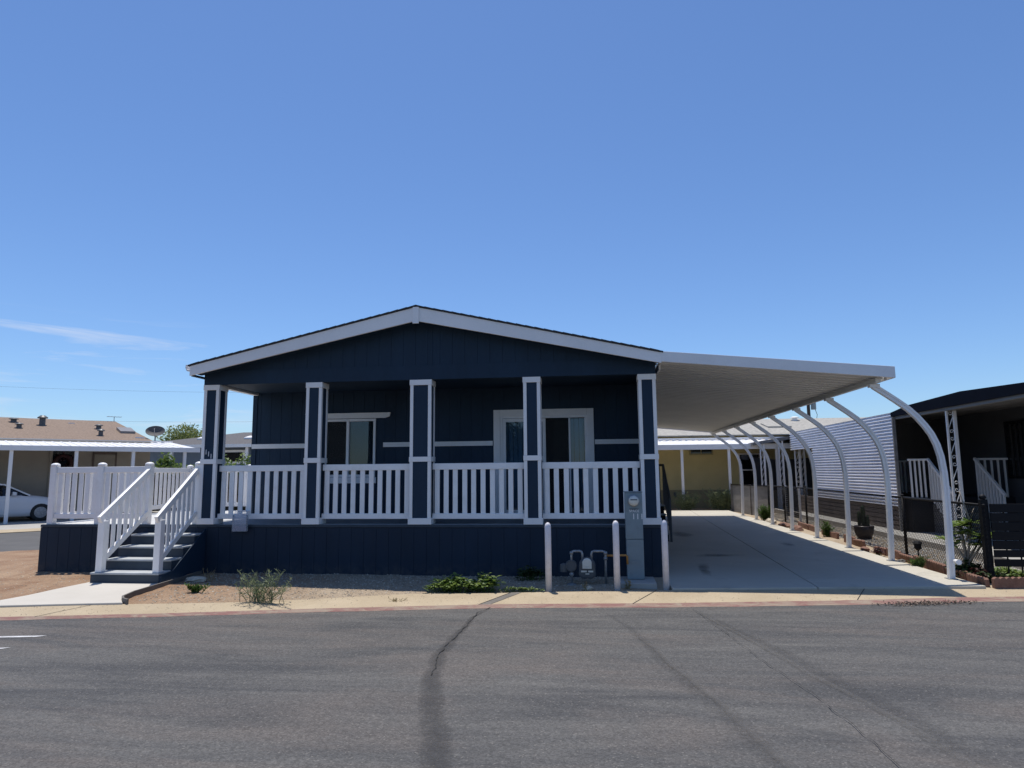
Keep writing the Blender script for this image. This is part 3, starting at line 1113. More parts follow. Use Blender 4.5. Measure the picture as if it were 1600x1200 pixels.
# ------------------------------------------------------------------ side deck and its steps
deck = thing('side_deck', 'navy skirted side deck with pale floor and white picket guard rails', 'deck', (-7.9, 10.54, 0))
DX0, DX1, DY1 = -9.27, XL - .004, 14.6
grooved_wall('skirting', [(DX0, DX1, -.16, .718)], YF + .012, .05, deck, 'navy_skirt')
MB().box(DX0, DX0 + .05, YF + .065, DY1, -.16, .715).build('side_skirting', 'navy', deck)
MB().box(DX0, DX1, YF + .001, YF + .034, .722, ZD - .004).build('deck_nosing', 'navy_deck', deck, bevel=.004)
fl = MB()
y = YF + .036
while y < DY1 - .1:
    fl.box(DX0 + .004, DX1 - .012, y, y + .137, .722, ZD)
    y += .142
fl.build('deck_floor', 'deckgrey', deck)


def post(x, y, z0, z1, parent, w=.105, name='guard_post', cap=True):
    p = MB().box(x - w / 2, x + w / 2, y - w / 2, y + w / 2, z0, z1).build(name, 'vinyl', parent, bevel=.006)
    if cap:
        MB().lathe([(w * .64, z1 + .001), (w * .68, z1 + .014), (w * .62, z1 + .030), (w * .42, z1 + .045), (w * .14, z1 + .052)], x, y, 16).build('post_cap', 'vinyl', p, smooth=True)
    return p


PY = YF + .09
for x in (-9.15, -8.28, -7.42, -6.53):
    post(x, PY, ZD + .001, 1.735, deck)
for a, b in ((-9.15, -8.28), (-8.28, -7.42)):
    railing(a + .055, b - .055, PY, 6, deck, .855, 1.715, .075, 'guard_rail')
for x in (-9.15, -7.7, -6.2):
    post(x, DY1 - .07, ZD + .001, 1.735, deck)
railing(-9.09, -7.76, DY1 - .07, 12, deck, .855, 1.715, .07, 'guard_rail')
railing(-7.64, -6.26, DY1 - .07, 12, deck, .855, 1.715, .07, 'guard_rail')
sr_ = MB()
sr_.box(-9.175, -9.125, PY + .06, DY1 - .13, 1.615, 1.715)
sro = sr_.build('guard_rail', 'vinyl', deck, bevel=.006)
MB().box(-9.175, -9.125, PY + .06, DY1 - .13, .855, .94).build('bottom_rail', 'vinyl', sro, bevel=.006)
for i in range(26):
    y = PY + .14 + i * .142
    MB().box(-9.161, -9.139, y, y + .075, .93, 1.625).build('picket', 'vinyl', sro)

steps = thing('front_steps', 'navy and grey five riser steps with white picket handrails leading up to the side deck', 'steps', (-6.87, 9.97, 0))
SX0, SX1 = -7.41, -6.33
for k in range(4):
    yk = 9.40 + .283 * k
    zt_ = .158 * (k + 1)
    st = MB().box(SX0, SX1, yk + .012, YF - .002 if k == 3 else yk + .283 + .010, .013 if k == 0 else -.02, zt_ - .03).build('riser', 'navy_deck', steps)
    MB().box(SX0 - .004, SX1 + .004, yk, min(yk + .293, YF - .003), zt_ - .029, zt_).build('tread', 'tread', st, bevel=.006)
MB().prism([(9.42, .0), (YF - .004, .0), (YF - .004, .70), (9.70, .15), (9.42, .12)], SX1 + .006, SX1 + .026, 'x').build('side_panel', 'navy', steps)
for x, xt in ((-7.31, -7.385), (-6.40, -6.53)):
    p0, p1 = Vector((x, 9.46, .95)), Vector((xt, PY - .055, 1.635))
    lo0, lo1 = Vector((x, 9.52, .335)), Vector((xt, PY - .055, .945))
    hr = MB()
    hr.bar(p0 + Vector((0, -.07, -.03)), p1, .05, .095)
    h = hr.build('handrail', 'vinyl', steps, bevel=.006)
    MB().bar(lo0, lo1, .045, .085).build('bottom_rail', 'vinyl', h, bevel=.006)
    for i in range(7):
        t = (i + .8) / 7.6
        a, b = lo0.lerp(lo1, t), p0.lerp(p1, t)
        MB().box(a.x - .011, a.x + .011, b.y - .034, b.y + .034, a.z, b.z - .02).build('picket', 'vinyl', h)
    MB().box(x - .05, x + .05, 9.43, 9.53, .159, .90 if x < -7 else .915).build('newel_post', 'vinyl', h, bevel=.006)

# ------------------------------------------------------------------ carport awning
cp = thing('carport_awning', 'white aluminium carport awning on curved posts beside the navy home', 'carport', (2.6, 17.5, 0))
CX0, CX1, CY0, CY1 = 1.012, 4.30, 10.20, 24.85
az = lambda x: 3.19 + (2.86 - 3.19) * (x - 1.0) / 3.3       # underside line of the front fascia
pan = MB()
prof = []
y = CY0 + .06
while y < CY1 - .16:
    prof += [(y, .0), (y + .13, .0), (y + .152, .052), (y + .232, .052)]
    y += .254
top_ = [(py, pz + .0035) for py, pz in prof]
for x0, x1 in ((CX0, CX1 - .05),):
    vs = []
    for x in (x0, x1):
        vs += [(x, py, az(x) + .022 + pz) for py, pz in prof]
    for x in (x0, x1):
        vs += [(x, py, az(x) + .027 + pz) for py, pz in prof]
    n = len(prof)
    fs = [(i, i + 1, n + i + 1, n + i) for i in range(n - 1)] + [(2 * n + i, 3 * n + i, 3 * n + i + 1, 2 * n + i + 1) for i in range(n - 1)]
    fs += [(i, 2 * n + i, 2 * n + i + 1, i + 1) for i in range(n - 1)] + [(n + i, n + i + 1, 3 * n + i + 1, 3 * n + i) for i in range(n - 1)]
    pan.add(vs, fs)
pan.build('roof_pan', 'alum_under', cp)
MB().prism([(CX0, az(CX0)), (CX1, az(CX1)), (CX1, az(CX1) + .165), (CX0, az(CX0) + .158)], CY0, CY0 + .055, 'y').build('front_fascia', 'alum', cp, bevel=.004)
MB().prism([(CX0, az(CX0)), (CX1, az(CX1)), (CX1, az(CX1) + .165), (CX0, az(CX0) + .158)], CY1 - .06, CY1, 'y').build('rear_fascia', 'alum', cp, bevel=.004)
MB().box(CX1 - .045, CX1, CY0 + .057, CY1 - .062, az(CX1), az(CX1) + .163).build('gutter_fascia', 'alum', cp)
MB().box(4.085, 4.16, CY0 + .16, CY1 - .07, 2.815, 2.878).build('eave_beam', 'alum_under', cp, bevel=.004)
MB().box(CX0, CX0 + .03, YF + .05, CY1 - .062, 3.12, 3.205).build('wall_hanger', 'alum', cp)
ARC = [(4.97, .012), (4.985, .4), (4.995, .9), (5.0, 1.24), (4.995, 1.5), (4.97, 1.74), (4.93, 1.91), (4.87, 2.06), (4.79, 2.19), (4.69, 2.32), (4.57, 2.445), (4.44, 2.55), (4.30, 2.655), (4.12, 2.785)]
CS = [(-.039, -.034), (-.012, -.034), (-.009, -.022), (.009, -.022), (.012, -.034), (.039, -.034), (.039, -.012), (.028, -.010), (.028, .010), (.039, .012), (.039, .034), (-.039, .034), (-.039, .012), (-.028, .010), (-.028, -.010), (-.039, -.012)]
for k in range(8):
    yk = 10.552 + 1.9684 * k
    rings = []
    for i, (x, z) in enumerate(ARC):
        (xa, za), (xb, zb) = ARC[max(i - 1, 0)], ARC[min(i + 1, len(ARC) - 1)]
        d = Vector((xb - xa, zb - za)).normalized()
        nn_ = Vector((d.y, -d.x))
        rings.append([(x + nn_.x * a, yk + b, z + nn_.y * a) for a, b in CS])
    n = len(CS)
    vs = [p for r_ in rings for p in r_]
    fs = [(i * n + j, (i + 1) * n + j, (i + 1) * n + (j + 1) % n, i * n + (j + 1) % n) for i in range(len(ARC) - 1) for j in range(n)]
    fs += [tuple(range(n)), tuple((len(ARC) - 1) * n + j for j in range(n))[::-1]]
    p = MB().add(vs, fs).build('curved_post', 'alum', cp)
    MB().box(4.06, 4.20, yk - .05, yk + .05, 2.765, 2.813).build('bracket', 'alum', p, bevel=.003)
    MB().box(4.905, 5.035, yk - .06, yk + .06, .0125, .022).build('foot_plate', 'steel', p)
el = MB()
el.tube([(5.0, 10.46, .27), (4.99, 10.36, .27)], .030, 14)
el.tube([(4.99, 10.36, .27), (4.985, 10.335, .27)], [.036, .036], 14)
el.build('spotlight', 'vinyl', cp, smooth=False)

# ------------------------------------------------------------------ bollards
def make_bollard(label):
    b = thing('bollard', label, 'bollard', (0, 0, 0), 'white bollards guarding the meters')
    r = .043
    MB().lathe([(r, -.05), (r, .86), (r * .96, .885), (r * .8, .908), (r * .5, .924), (r * .15, .931)], 0, 0, 20).build('pipe', 'bollard', b, smooth=True)
    return b


bo = make_bollard('white round topped bollard standing before the gas meter and the green weeds')
bo.location = (-.66, 9.36, -.045)
for x, y, l in ((.255, 9.50, 'white round topped bollard between the gas meter and the electric meter cabinet'),
                (.915, 9.62, 'white round topped bollard at the house corner beside the driveway')):
    c = copy_tree(bo)
    c.location = (x, y, -.03)
    c['label'] = l

# ------------------------------------------------------------------ gas meter
gm_ = thing('gas_meter', 'grey gas meter on looped galvanised pipes between two white bollards', 'gas meter', (-.13, 9.95, 0))
yy = 9.95
body = MB()
body.lathe([(.10, yy + .06), (.118, yy + .03), (.118, yy - .03), (.105, yy - .055), (.06, yy - .062)], -.15, 0, 24, 'y', .24)
body.box(-.265, -.035, yy - .045, yy + .05, .10, .25)
body.lathe([(.075, yy + .05), (.08, yy - .05), (.05, yy - .058)], -.19, 0, 20, 'y', .14)
body.lathe([(.075, yy + .05), (.08, yy - .05), (.05, yy - .058)], -.11, 0, 20, 'y', .14)
mtr = body.build('meter_body', 'meter', gm_, bevel=.006)
MB().box(-.215, -.085, yy - .085, yy - .063, .205, .285).build('index_window', 'cream', mtr, bevel=.004)
MB().lathe([(.066, yy - .063), (.066, yy - .083), (.05, yy - .09)], -.15, 0, 20, 'y', .285).build('index_hood', 'cream', mtr, bevel=.002)
for a, b, z0, z1 in ((-.235, -.155, .155, .178), (-.135, -.065, .155, .178), (-.175, -.12, .125, .14)):
    MB().box(a, b, yy - .068, yy - .0625, z0, z1).build('label_plate', 'cream', mtr)
pp = MB()
pp.tube([(-.37, yy, -.04), (-.37, yy, .40), (-.36, yy, .428), (-.335, yy, .44), (-.25, yy, .44), (-.225, yy, .43), (-.215, yy, .40), (-.215, yy, .30)], .018, 10)
pp.tube([(-.085, yy, .30), (-.085, yy, .40), (-.075, yy, .43), (-.05, yy, .44), (.07, yy, .44), (.1, yy, .43), (.112, yy, .40), (.112, yy, -.04)], .018, 10)
for x, z in ((-.37, .415), (.112, .415), (.112, .34)):
    pp.lathe([(.026, z - .02), (.028, z), (.026, z + .02)], x, yy, 12)
pp.build('riser_pipe', 'steel', gm_, smooth=True)
rg = MB()
rg.lathe([(.075, yy - .03), (.085, yy - .01), (.085, yy + .01), (.075, yy + .03)], -.375, 0, 18, 'y', .235)
rg.tube([(-.42, yy, .235), (-.49, yy, .235)], [.03, .036], 12)
rgo = rg.build('regulator', 'meter', gm_, bevel=.002)
MB().lathe([(.05, .15), (.052, .20), (.05, .255), (.02, .27)], -.485, yy, 14).build('regulator_bowl', 'meter', rgo, bevel=.002)
MB().lathe([(.03, .10), (.034, .12), (.03, .14)], -.37, yy, 12).build('shut_off_valve', 'steel', gm_)
MB().lathe([(.07, -.028), (.07, -.015), (.03, .0)], -.375, yy - .02, 14).build('ground_flange', 'steel', gm_)
gp_ = MB()
gp_.tube([(.112, yy + .01, .378), (.40, yy + .01, .385), (.418, yy + .01, .37), (.42, yy + .01, .26)], .015, 10)
gp_.build('branch_pipe', 'copper', gm_, smooth=True)

# ------------------------------------------------------------------ electric meter cabinet
em = thing('meter_pedestal', 'tall grey green electric meter cabinet on a concrete pad with number plate', 'meter cabinet', (.54, 10.0, 0))
MB().box(.415, .655, 9.985, 10.19, .05, .602).build('lower_cover', 'cabinet', em, bevel=.006)
up_ = MB().box(.41, .655, 9.98, 10.192, .607, 1.262)
upo = up_.build('upper_cover', 'cabinet', em, bevel=.006)
MB().box(.40, .662, 9.972, 10.2, 1.263, 1.275).build('lid', 'cabinet', em, bevel=.003)
MB().lathe([(.083, 9.979), (.083, 9.955), (.074, 9.95)], .532, 0, 28, 'y', 1.145).build('socket_ring', 'steel', upo)
md = MB().lathe([(.072, 9.949), (.070, 9.925), (.055, 9.908), (.02, 9.902)], .532, 0, 28, 'y', 1.145).build('meter_glass', 'cream', upo, smooth=True)
MB().box(.485, .58, 9.900, 9.9015, 1.155, 1.17).build('dial_slot', 'meter', md)
MB().box(.47, .60, 9.974, 9.979, 1.02, 1.035).build('latch_strip', 'meter', upo)
text_mesh('SPACE', 'plate_word', .05, 'whitepaint', (.535, 9.977, .985), upo, extrude=.002)
text_mesh('111', 'plate_number', .115, 'whitepaint', (.585, 9.977, .885), upo, extrude=.002)
MB().box(.485, .585, 9.977, 9.984, .27, .31).build('nameplate', 'cabinet', em)
MB().box(.30, .80, 9.68, 10.28, -.06, .045).build('concrete_pad', 'slab', em, bevel=.01)

# ------------------------------------------------------------------ side steps under the carport
ss = thing('side_steps', 'dark grey steps with metal handrail against the home under the carport', 'steps', (1.3, 17, 0))
for k in range(4):
    yk = 15.55 + .3 * k
    t_ = MB().box(1.0, 1.58, yk + .02, yk + .05, .012, .19 * (k + 1) - .03).build('riser', 'black', ss)
    MB().box(.99, 1.6, yk, yk + .32, .19 * (k + 1) - .028, .19 * (k + 1)).build('tread', 'tread', ss, bevel=.004)
MB().box(1.0, 1.6, 16.75, 17.9, .68, .76).build('landing', 'navy_deck', ss)
MB().box(1.0, 1.58, 16.8, 17.85, .012, .678).build('landing_base', 'navy', ss)
for x in (1.08, 1.62):
    hr = MB()
    hr.bar((x, 15.5, .93), (x, 16.75, 1.70), .045, .05)
    hr.bar((x, 16.75, 1.70), (x, 17.9, 1.70), .045, .05)
    hr.bar((x, 15.5, .012), (x, 15.5, .95), .045, .045, (0, 1, 0))
    hr.bar((x, 16.75, .76), (x, 16.75, 1.72), .045, .045, (0, 1, 0))
    hr.bar((x, 17.9, .76), (x, 17.9, 1.72), .045, .045, (0, 1, 0))
    h = hr.build('handrail', 'greywall', ss)
    for i in range(8):
        y = 15.62 + i * .14
        z = .93 + (y - 15.5) * .616
        MB().box(x - .012, x + .012, y, y + .024, z - .85, z).build('baluster', 'greywall', h)

# ------------------------------------------------------------------ chain link fence on the right
FP = [(5.47, 10.50), (5.60, 13.42), (5.80, 19.98), (5.66, 21.65), (5.66, 23.55)]
fen = thing('chain_link_fence', 'low black chain link fence running back beside the driveway', 'fence', (5.6, 15, 0))
wm_ = MB()
tr_ = MB()
FH = 1.04
for (xa, ya), (xb, yb) in zip(FP, FP[1:]):
    A, B = Vector((xa, ya, 0)), Vector((xb, yb, 0))
    L = (B - A).length
    d = (B - A) / L
    sp = .062
    n = int(L / sp)
    H = FH - .06
    for i in range(-int(H / sp) - 1, n + 1):
        for s in (1, -1):
            t0, t1 = i * sp, i * sp + H
            z0, z1 = .04, .04 + H
            if t0 < 0:
                z0 += -t0
                t0 = 0
            if t1 > L:
                z1 -= t1 - L
                t1 = L
            if t1 - t0 < .02:
                continue
            if s < 0:
                z0, z1 = FH + .02 - z0, FH + .02 - z1
            o = Vector((.004 * s, 0, 0))
            p, q = A + d * t0 + Vector((0, 0, z0)) + o, A + d * t1 + Vector((0, 0, z1)) + o
            wm_.bar(p, q, .0042, .0042, (1, 0, 0))
    tr_.tube([A + Vector((0, 0, FH)), B + Vector((0, 0, FH))], .019, 8)
wm_.build('mesh', 'black', fen)
tr_.build('top_rail', 'black', fen, smooth=True)
for x, y in FP[1:]:
    p = MB().tube([(x, y, -.03), (x, y, FH + .03)], .026, 10).build('fence_post', 'black', fen, smooth=True)
    MB().lathe([(.03, FH + .03), (.032, FH + .045), (.018, FH + .062)], x, y, 10).build('post_cap', 'black', p)

gate = thing('slatted_gate', 'black horizontal slat fence panel with square posts at the street edge', 'fence', (5.5, 10.56, 0))
for x, ht in ((5.50, 1.12), (6.06, 1.04), (7.4, 1.06)):
    p = MB().box(x - .045, x + .045, 10.545, 10.635, -.05, ht).build('gate_post', 'black', gate, bevel=.004)
    if x < 5.6:
        MB().lathe([(.03, ht + .001), (.045, ht + .02), (.042, ht + .05), (.02, ht + .07)], x, 10.59, 12).build('post_cap', 'black', p, smooth=True)
for i in range(7):
    z = 1.06 - i * .128
    MB().box(5.548, 7.39, 10.51, 10.535, z - (.121 if i < 5 else .10), z).build('slat', 'black', gate, bevel=.003)
for i in range(4):
    for x in (5.72 + .18 * i,):
        MB().box(x, x + .02, 10.537, 10.544, .1, 1.05).build('slat_tie', 'black', gate)

# scalloped terracotta edging blocks
def make_edging():
    mb = MB()
    L_, n = .58, 7
    out = [(-L_ / 2, -.05), (L_ / 2, -.05)]
    for i in range(n * 6 + 1):
        t = i / (n * 6)
        out.append((L_ / 2 - t * L_, .118 + .022 * abs(math.sin(t * n * math.pi))))
    mb.prism(out, -.028, .028, 'y')
    return mb.build('edging_block', 'terracotta', None, bevel=.004)


el0 = tag(make_edging(), 'scalloped terracotta edging block in the row before the chain link fence', 'edging block', 'row of scalloped edging blocks')
for i in (0, 1, 2, 3, 4, 5, 6, 8, 9, 11, 12, 14, 15, 16):
    t = i / 16
    x, y = lerp(5.22, 5.66, t) + random.uniform(-.015, .015), 10.35 + .61 * i
    o = el0 if i == 0 else el0.copy()
    if i:
        COL.objects.link(o)
    o.location = (x, y, random.uniform(-.06, -.01))
    o.rotation_euler = (random.uniform(-.14, .05), random.uniform(-.05, .05), math.pi / 2 - .043 + random.uniform(-.05, .05))
    o['label'] = 'scalloped terracotta edging block in the row before the chain link fence'
el1 = el0.copy()
COL.objects.link(el1)
el1.location = (5.52, 10.05, -.02)
el1.rotation_euler = (0, 0, .12)
el1['label'] = 'scalloped terracotta edging block turned along the street under the black slat panel'

# ------------------------------------------------------------------ neighbour home on the right
nb = thing('neighbour_home', 'grey home with dark fascia, long side awning and silver corrugated screen', 'house', (9, 19, 0))
MB().box(10.1, 10.25, 10.9, 30, -.05, 3.0).build('wall', 'greywall', nb)
MB().box(10.25, 18, 10.9, 11.05, -.05, 3.0).build('wall', 'greywall', nb)
MB().prism([(7.58, 2.90), (10.6, 3.02), (10.6, 3.08), (7.58, 2.96)], 10.6, 27.5, 'y').build('awning_roof', 'greywood', nb)
MB().prism([(10.0, 3.1), (14, 3.75), (18.2, 3.05), (18.2, 3.0), (10.0, 3.0)], 10.6, 30, 'y').build('roof', 'shingle', nb)
fasc = [(18.27, 2.87), (18.27, 2.975), (17.3, 3.075), (14.9, 3.135), (12.8, 3.05), (10.6, 3.04), (10.6, 2.86)]
MB().prism(fasc[::-1], 7.50, 7.555, 'x').build('fascia', plain('dark slate paint', (.006, .009, .017), .9, .1, 3, 30, .05, spec=.06), nb)
MB().box(7.56, 7.66, 10.7, 27.4, 2.80, 2.865).build('awning_beam', plain('dull grey beam', (.20, .20, .20), .6, .1, 3, 30, .05), nb)
# corrugated screen with horizontal ribs
def corrugated(y0, y1, z0, z1, x):
    mb = MB()
    per, m_ = .084, 8
    n = int((z1 - z0) / per * m_)
    vs = []
    zs = [z0 + (z1 - z0) * i / n for i in range(n + 1)]
    ys = frange(y0, y1, 1.2)
    for y in ys:
        sag = .006 * mnoise.noise((y * .9, 4, 0))
        for z in zs:
            vs.append((x + .025 * math.cos(2 * math.pi * z / per) + sag + .010 * mnoise.noise((y * .8, z * 2.2, 1)), y, z))
    k = n + 1
    fs = [(i * k + j, i * k + j + 1, (i + 1) * k + j + 1, (i + 1) * k + j) for i in range(len(ys) - 1) for j in range(n)]
    return mb.add(vs, fs)


cs = MB()
cs.f, cs.v = [], []
a_ = corrugated(18.25, 24.85, .62, 2.285, 7.53)
b_ = corrugated(18.25, 27.45, 2.285, 2.975, 7.53)
cs.add(a_.v, a_.f)
cs.add(b_.v, b_.f)
scr = cs.build('corrugated_screen', 'galv', nb, smooth=True)
MB().box(7.50, 7.57, 18.19, 18.245, -.05, 2.86).build('screen_post', 'greywood', scr)
MB().box(7.60, 7.66, 18.26, 27.3, -.04, .60).build('skirting', 'brownboard', nb)
for i in range(5):
    MB().box(7.575, 7.598, 18.3, 27.3, .03 + i * .12, .125 + i * .12).build('skirting_board', 'brownboard', nb)
for x, y in ((7.6, 15.72), (7.6, 27.2)):
    tp = MB()
    tp.box(x - .02, x + .02, y - .02, y + .02, .012, 2.80)
    tp.box(x + .13, x + .19, y - .03, y + .03, .012, 2.80)
    t_ = tp.build('trellis_post', 'alum', nb, bevel=.003)
    for q in range(5):
        zc = .35 + q * .55
        MB().tube([(x + .02 + (.11 * i / 8), y, zc - .14 + .28 * i / 8) for i in range(9)], .008, 6).build('scroll', 'alum', t_)
        for sgn, zz in ((1, zc - .20), (-1, zc + .20)):
            MB().tube([(x + .075 + .045 * math.cos(a_ * .7) * (1 - a_ * .07), y, zz + .045 * math.sin(a_ * .7) * (1 - a_ * .07) * sgn) for a_ in range(10)], .007, 6).build('scroll', 'alum', t_)
# side porch with rails under the awning
MB().box(7.72, 10.09, 18.0, 22.0, -.05, .85).build('porch_base', 'porchdark', nb)
def baluster_rail(x0, x1, y, zb, zt_2, n):
    mb = MB().box(x0, x1, y - .03, y + .03, zt_2 - .05, zt_2)
    r_ = mb.build('porch_rail', 'alum', nb)
    for i in range(n):
        x = x0 + (x1 - x0) * (i + .5) / n
        MB().box(x - .02, x + .02, y - .015, y + .015, zb, zt_2 - .045).build('baluster', 'alum', r_)
baluster_rail(7.72, 8.14, 18.04, .85, 1.80, 4)
baluster_rail(9.28, 10.02, 18.04, .85, 1.80, 5)
baluster_rail(8.2, 9.2, 21.6, .85, 1.80, 9)
for x in (8.17, 9.25):
    mb = MB().bar((x, 18.0, 1.79), (x, 16.85, .93), .05, .06)
    r_ = mb.build('stair_rail', 'alum', nb)
    for i in range(9):
        t = (i + .5) / 9
        y, z = lerp(18.0, 16.85, t), lerp(1.79, .93, t)
        MB().box(x - .02, x + .02, y - .02, y + .02, max(.02, z - .95), z).build('baluster', 'alum', r_)
for k in range(4):
    MB().box(8.2, 9.22, 16.9 + .275 * k, 17.99, .012 + .17 * k, .17 * (k + 1)).build('porch_step', 'greywood', nb)
nw = MB()
nw.box(10.05, 10.098, 16.3, 18.1, 1.30, 2.68)
w_ = nw.build('window', 'black', nb)
MB().box(10.04, 10.049, 16.4, 18.02, 1.37, 2.61).build('pane', 'darkglass', w_)
for i in range(8):
    MB().box(10.03, 10.039, 16.45 + i * .19, 16.53 + i * .19, 1.37, 2.61).build('curtain_fold', 'dark', w_)
# rear canopy of the neighbour
rc = thing('rear_canopy', 'small flat canopy on white trellis posts behind the corrugated screen', 'canopy', (7.4, 28.7, 0))
MB().hull([(6.15, 27.6, 2.50), (8.8, 27.6, 2.92), (8.8, 29.85, 2.92), (6.15, 29.85, 2.50)], [(6.15, 27.6, 2.62), (8.8, 27.6, 3.06), (8.8, 29.85, 3.06), (6.15, 29.85, 2.62)]).build('canopy_roof', 'greywood', rc)
for x, y in ((6.45, 27.72), (7.15, 27.72), (7.95, 27.72)):
    tp = MB()
    zt_3 = 2.50 + (x - 6.15) * .158
    tp.box(x - .02, x + .02, y - .02, y + .02, -.04, zt_3)
    tp.box(x + .11, x + .17, y - .03, y + .03, -.04, zt_3 + .015)
    t_ = tp.build('trellis_post', 'alum', rc)
    for q in range(9):
        MB().tube([(x + .02 + .09 * (i / 6), y, .25 + q * .25 + .2 * i / 6) for i in range(7)], .008, 6).build('scroll', 'alum', t_)
sc = MB()  # black sheet added to stand in for the dark interior under the canopy
vs = []
for i in range(25):
    t = i / 24
    for z in (.75, 1.4, 2.05 - .1 * math.sin(t * 3.1)):
        vs.append((lerp(6.3, 8.7, t), 28.3 + .05 * math.sin(t * 40) * (2.2 - z), z))
sc.add(vs, [(i * 3 + j, i * 3 + 3 + j, i * 3 + 4 + j, i * 3 + 1 + j) for i in range(24) for j in range(2)])
tag(sc.build('dark_backing', 'dark'), 'black sheet standing in for the dark interior at the rear of the small canopy', 'dark backing')
pf = thing('panel_fence', 'weathered grey sheet fence at the rear end of the driveway row of posts', 'fence', (5.5, 25.6, 0))
for i, (a, b) in enumerate((((5.68, 23.62), (5.50, 25.4)), ((5.49, 25.43), (5.26, 27.5)))):
    MB().hull([(a[0], a[1], -.05), (b[0], b[1], -.05), (b[0] + .02, b[1], -.05), (a[0] + .02, a[1], -.05)], [(a[0], a[1], 1.0), (b[0], b[1], .97), (b[0] + .02, b[1], .97), (a[0] + .02, a[1], 1.0)]).build('panel', 'greywood', pf)
MB().bar((5.67, 23.6, 1.02), (5.25, 27.55, .99), .05, .04).build('cap_rail', 'black', pf)
for a, b in ((5.70, 23.65), (5.49, 25.41), (5.24, 27.54)):
    MB().box(a - .03, a + .03, b - .03, b + .03, -.05, 1.03).build('fence_post', 'greywood', pf)
lv = thing('louvre_panel', 'dark louvred screen panel standing behind the far end of the chain link fence', 'screen', (6.1, 21.9, 0))
for i in range(15):
    MB().hull([(5.95, 21.2, .12 + i * .06), (5.95, 22.6, .12 + i * .06), (5.99, 22.6, .13 + i * .06), (5.99, 21.2, .13 + i * .06)], [(5.95, 21.2, .15 + i * .06), (5.95, 22.6, .15 + i * .06), (5.99, 22.6, .16 + i * .06), (5.99, 21.2, .16 + i * .06)]).build('slat', 'black', lv)
for y in (21.18, 22.62):
    MB().box(5.94, 6.0, y - .02, y + .02, -.04, 1.05).build('frame_post', 'alum', lv)

# ------------------------------------------------------------------ yellow house behind the carport
yh = thing('yellow_house', 'yellow house with white patio cover and bleached roof at the end of the driveway', 'house', (3, 31, 0))
MB().box(-7, 12.4, 30, 36.5, .72, 3.0).build('wall', 'yellow', yh)
MB().box(-7, 12.4, 29.98, 36.5, -.05, .718).build('skirting', plain('olive skirting', (.29, .25, .15), .8, .1, 2, 30, .2), yh)
MB().prism([(29.55, 3.03), (33.3, 3.93), (37.0, 3.0), (37.0, 2.95), (33.3, 3.88), (29.55, 2.985)], -7.6, 13, 'x').build('roof', 'paleshingle', yh)
cv = MB()
cv.prism([(28.0, 2.52), (29.97, 2.90), (29.97, 2.915), (28.0, 2.535)], -6.5, 12, 'x')
x = -6.4
while x < 11.9:
    cv.prism([(28.0, 2.536), (29.3, 2.787), (29.3, 2.800), (28.0, 2.549)], x, x + .06, 'x')
    cv.box(x - .07, x + .07, 29.30, 29.36, 2.78, 2.845)
    x += .27
cv.box(-6.5, 12, 29.29, 29.37, 2.846, 2.90)
cvo = cv.build('patio_cover', 'alum', yh)
MB().box(-6.5, 12, 27.93, 27.99, 2.375, 2.58).build('cover_fascia', 'alum', cvo)
for x in (-2.2, 1.65, 3.47, 5.31, 7.15, 9.0):
    MB().box(x - .05, x + .05, 28.02, 28.12, -.05, 2.50).build('cover_post', 'alum', yh)
w_ = MB().box(4.02, 5.02, 29.95, 29.985, 2.20, 2.52).build('window', plain('olive window trim', (.36, .31, .16), .7, .06, 2, 20, 0), yh)
for a, b in ((4.08, 4.49), (4.54, 4.96)):
    MB().box(a, b, 29.935, 29.948, 2.26, 2.47).build('pane', 'darkglass', w_)
w_ = MB().box(6.05, 6.95, 29.95, 29.985, .85, 2.25).build('window', 'trim', yh)
MB().box(6.11, 6.89, 29.935, 29.948, .92, 1.52).build('pane', 'darkglass', w_)
MB().box(6.11, 6.89, 29.935, 29.948, 1.58, 2.19).build('pane', 'darkglass', w_)
for x in (3.36, 3.74):
    MB().box(x - .06, x + .06, 29.93, 29.975, .42, .62).build('utility_box', 'meter', yh)
def roof_vent(x, y, z, parent, r=.11, h=.28, mat='meter'):
    v = MB().lathe([(r * .75, z - .15), (r * .75, z + h * .7), (r * .8, z + h * .72)], x, y, 12).build('roof_vent', mat, parent)
    MB().lathe([(r * 1.25, z + h * .72), (r * 1.3, z + h * .8), (r * .6, z + h)], x, y, 12).build('vent_cap', mat, v)
    return v
roof_vent(9.25, 32.8, 3.78, yh, .16, .2, 'trim')
sk = MB()
sk.hull([(7.6, 31.0, 3.37), (8.6, 31.0, 3.37), (8.4, 31.9, 3.58), (7.5, 31.9, 3.58)], [(7.6, 31.0, 3.44), (8.6, 31.0, 3.44), (8.4, 31.9, 3.65), (7.5, 31.9, 3.65)])
sk.build('skylight', 'paleshingle', yh)

# ------------------------------------------------------------------ tan house on the left, across the side street
A0, U, N = Vector((-20.4, 21.3, 0)), Vector((.66, .7513, 0)), Vector((-.7513, .66, 0))
Z_ = Vector((0, 0, 1))
T = lambda t, n, z: A0 + U * t + N * n + Z_ * z
def fb(mb, t0, t1, n0, n1, z0, z1, z0b=None, z1b=None):
    """box in the tan house frame; optional other heights at the back edge"""
    z0b = z0 if z0b is None else z0b
    z1b = z1 if z1b is None else z1b
    return mb.hull([T(t0, n0, z0), T(t1, n0, z0), T(t1, n1, z0b), T(t0, n1, z0b)], [T(t0, n0, z1), T(t1, n0, z1), T(t1, n1, z1b), T(t0, n1, z1b)])


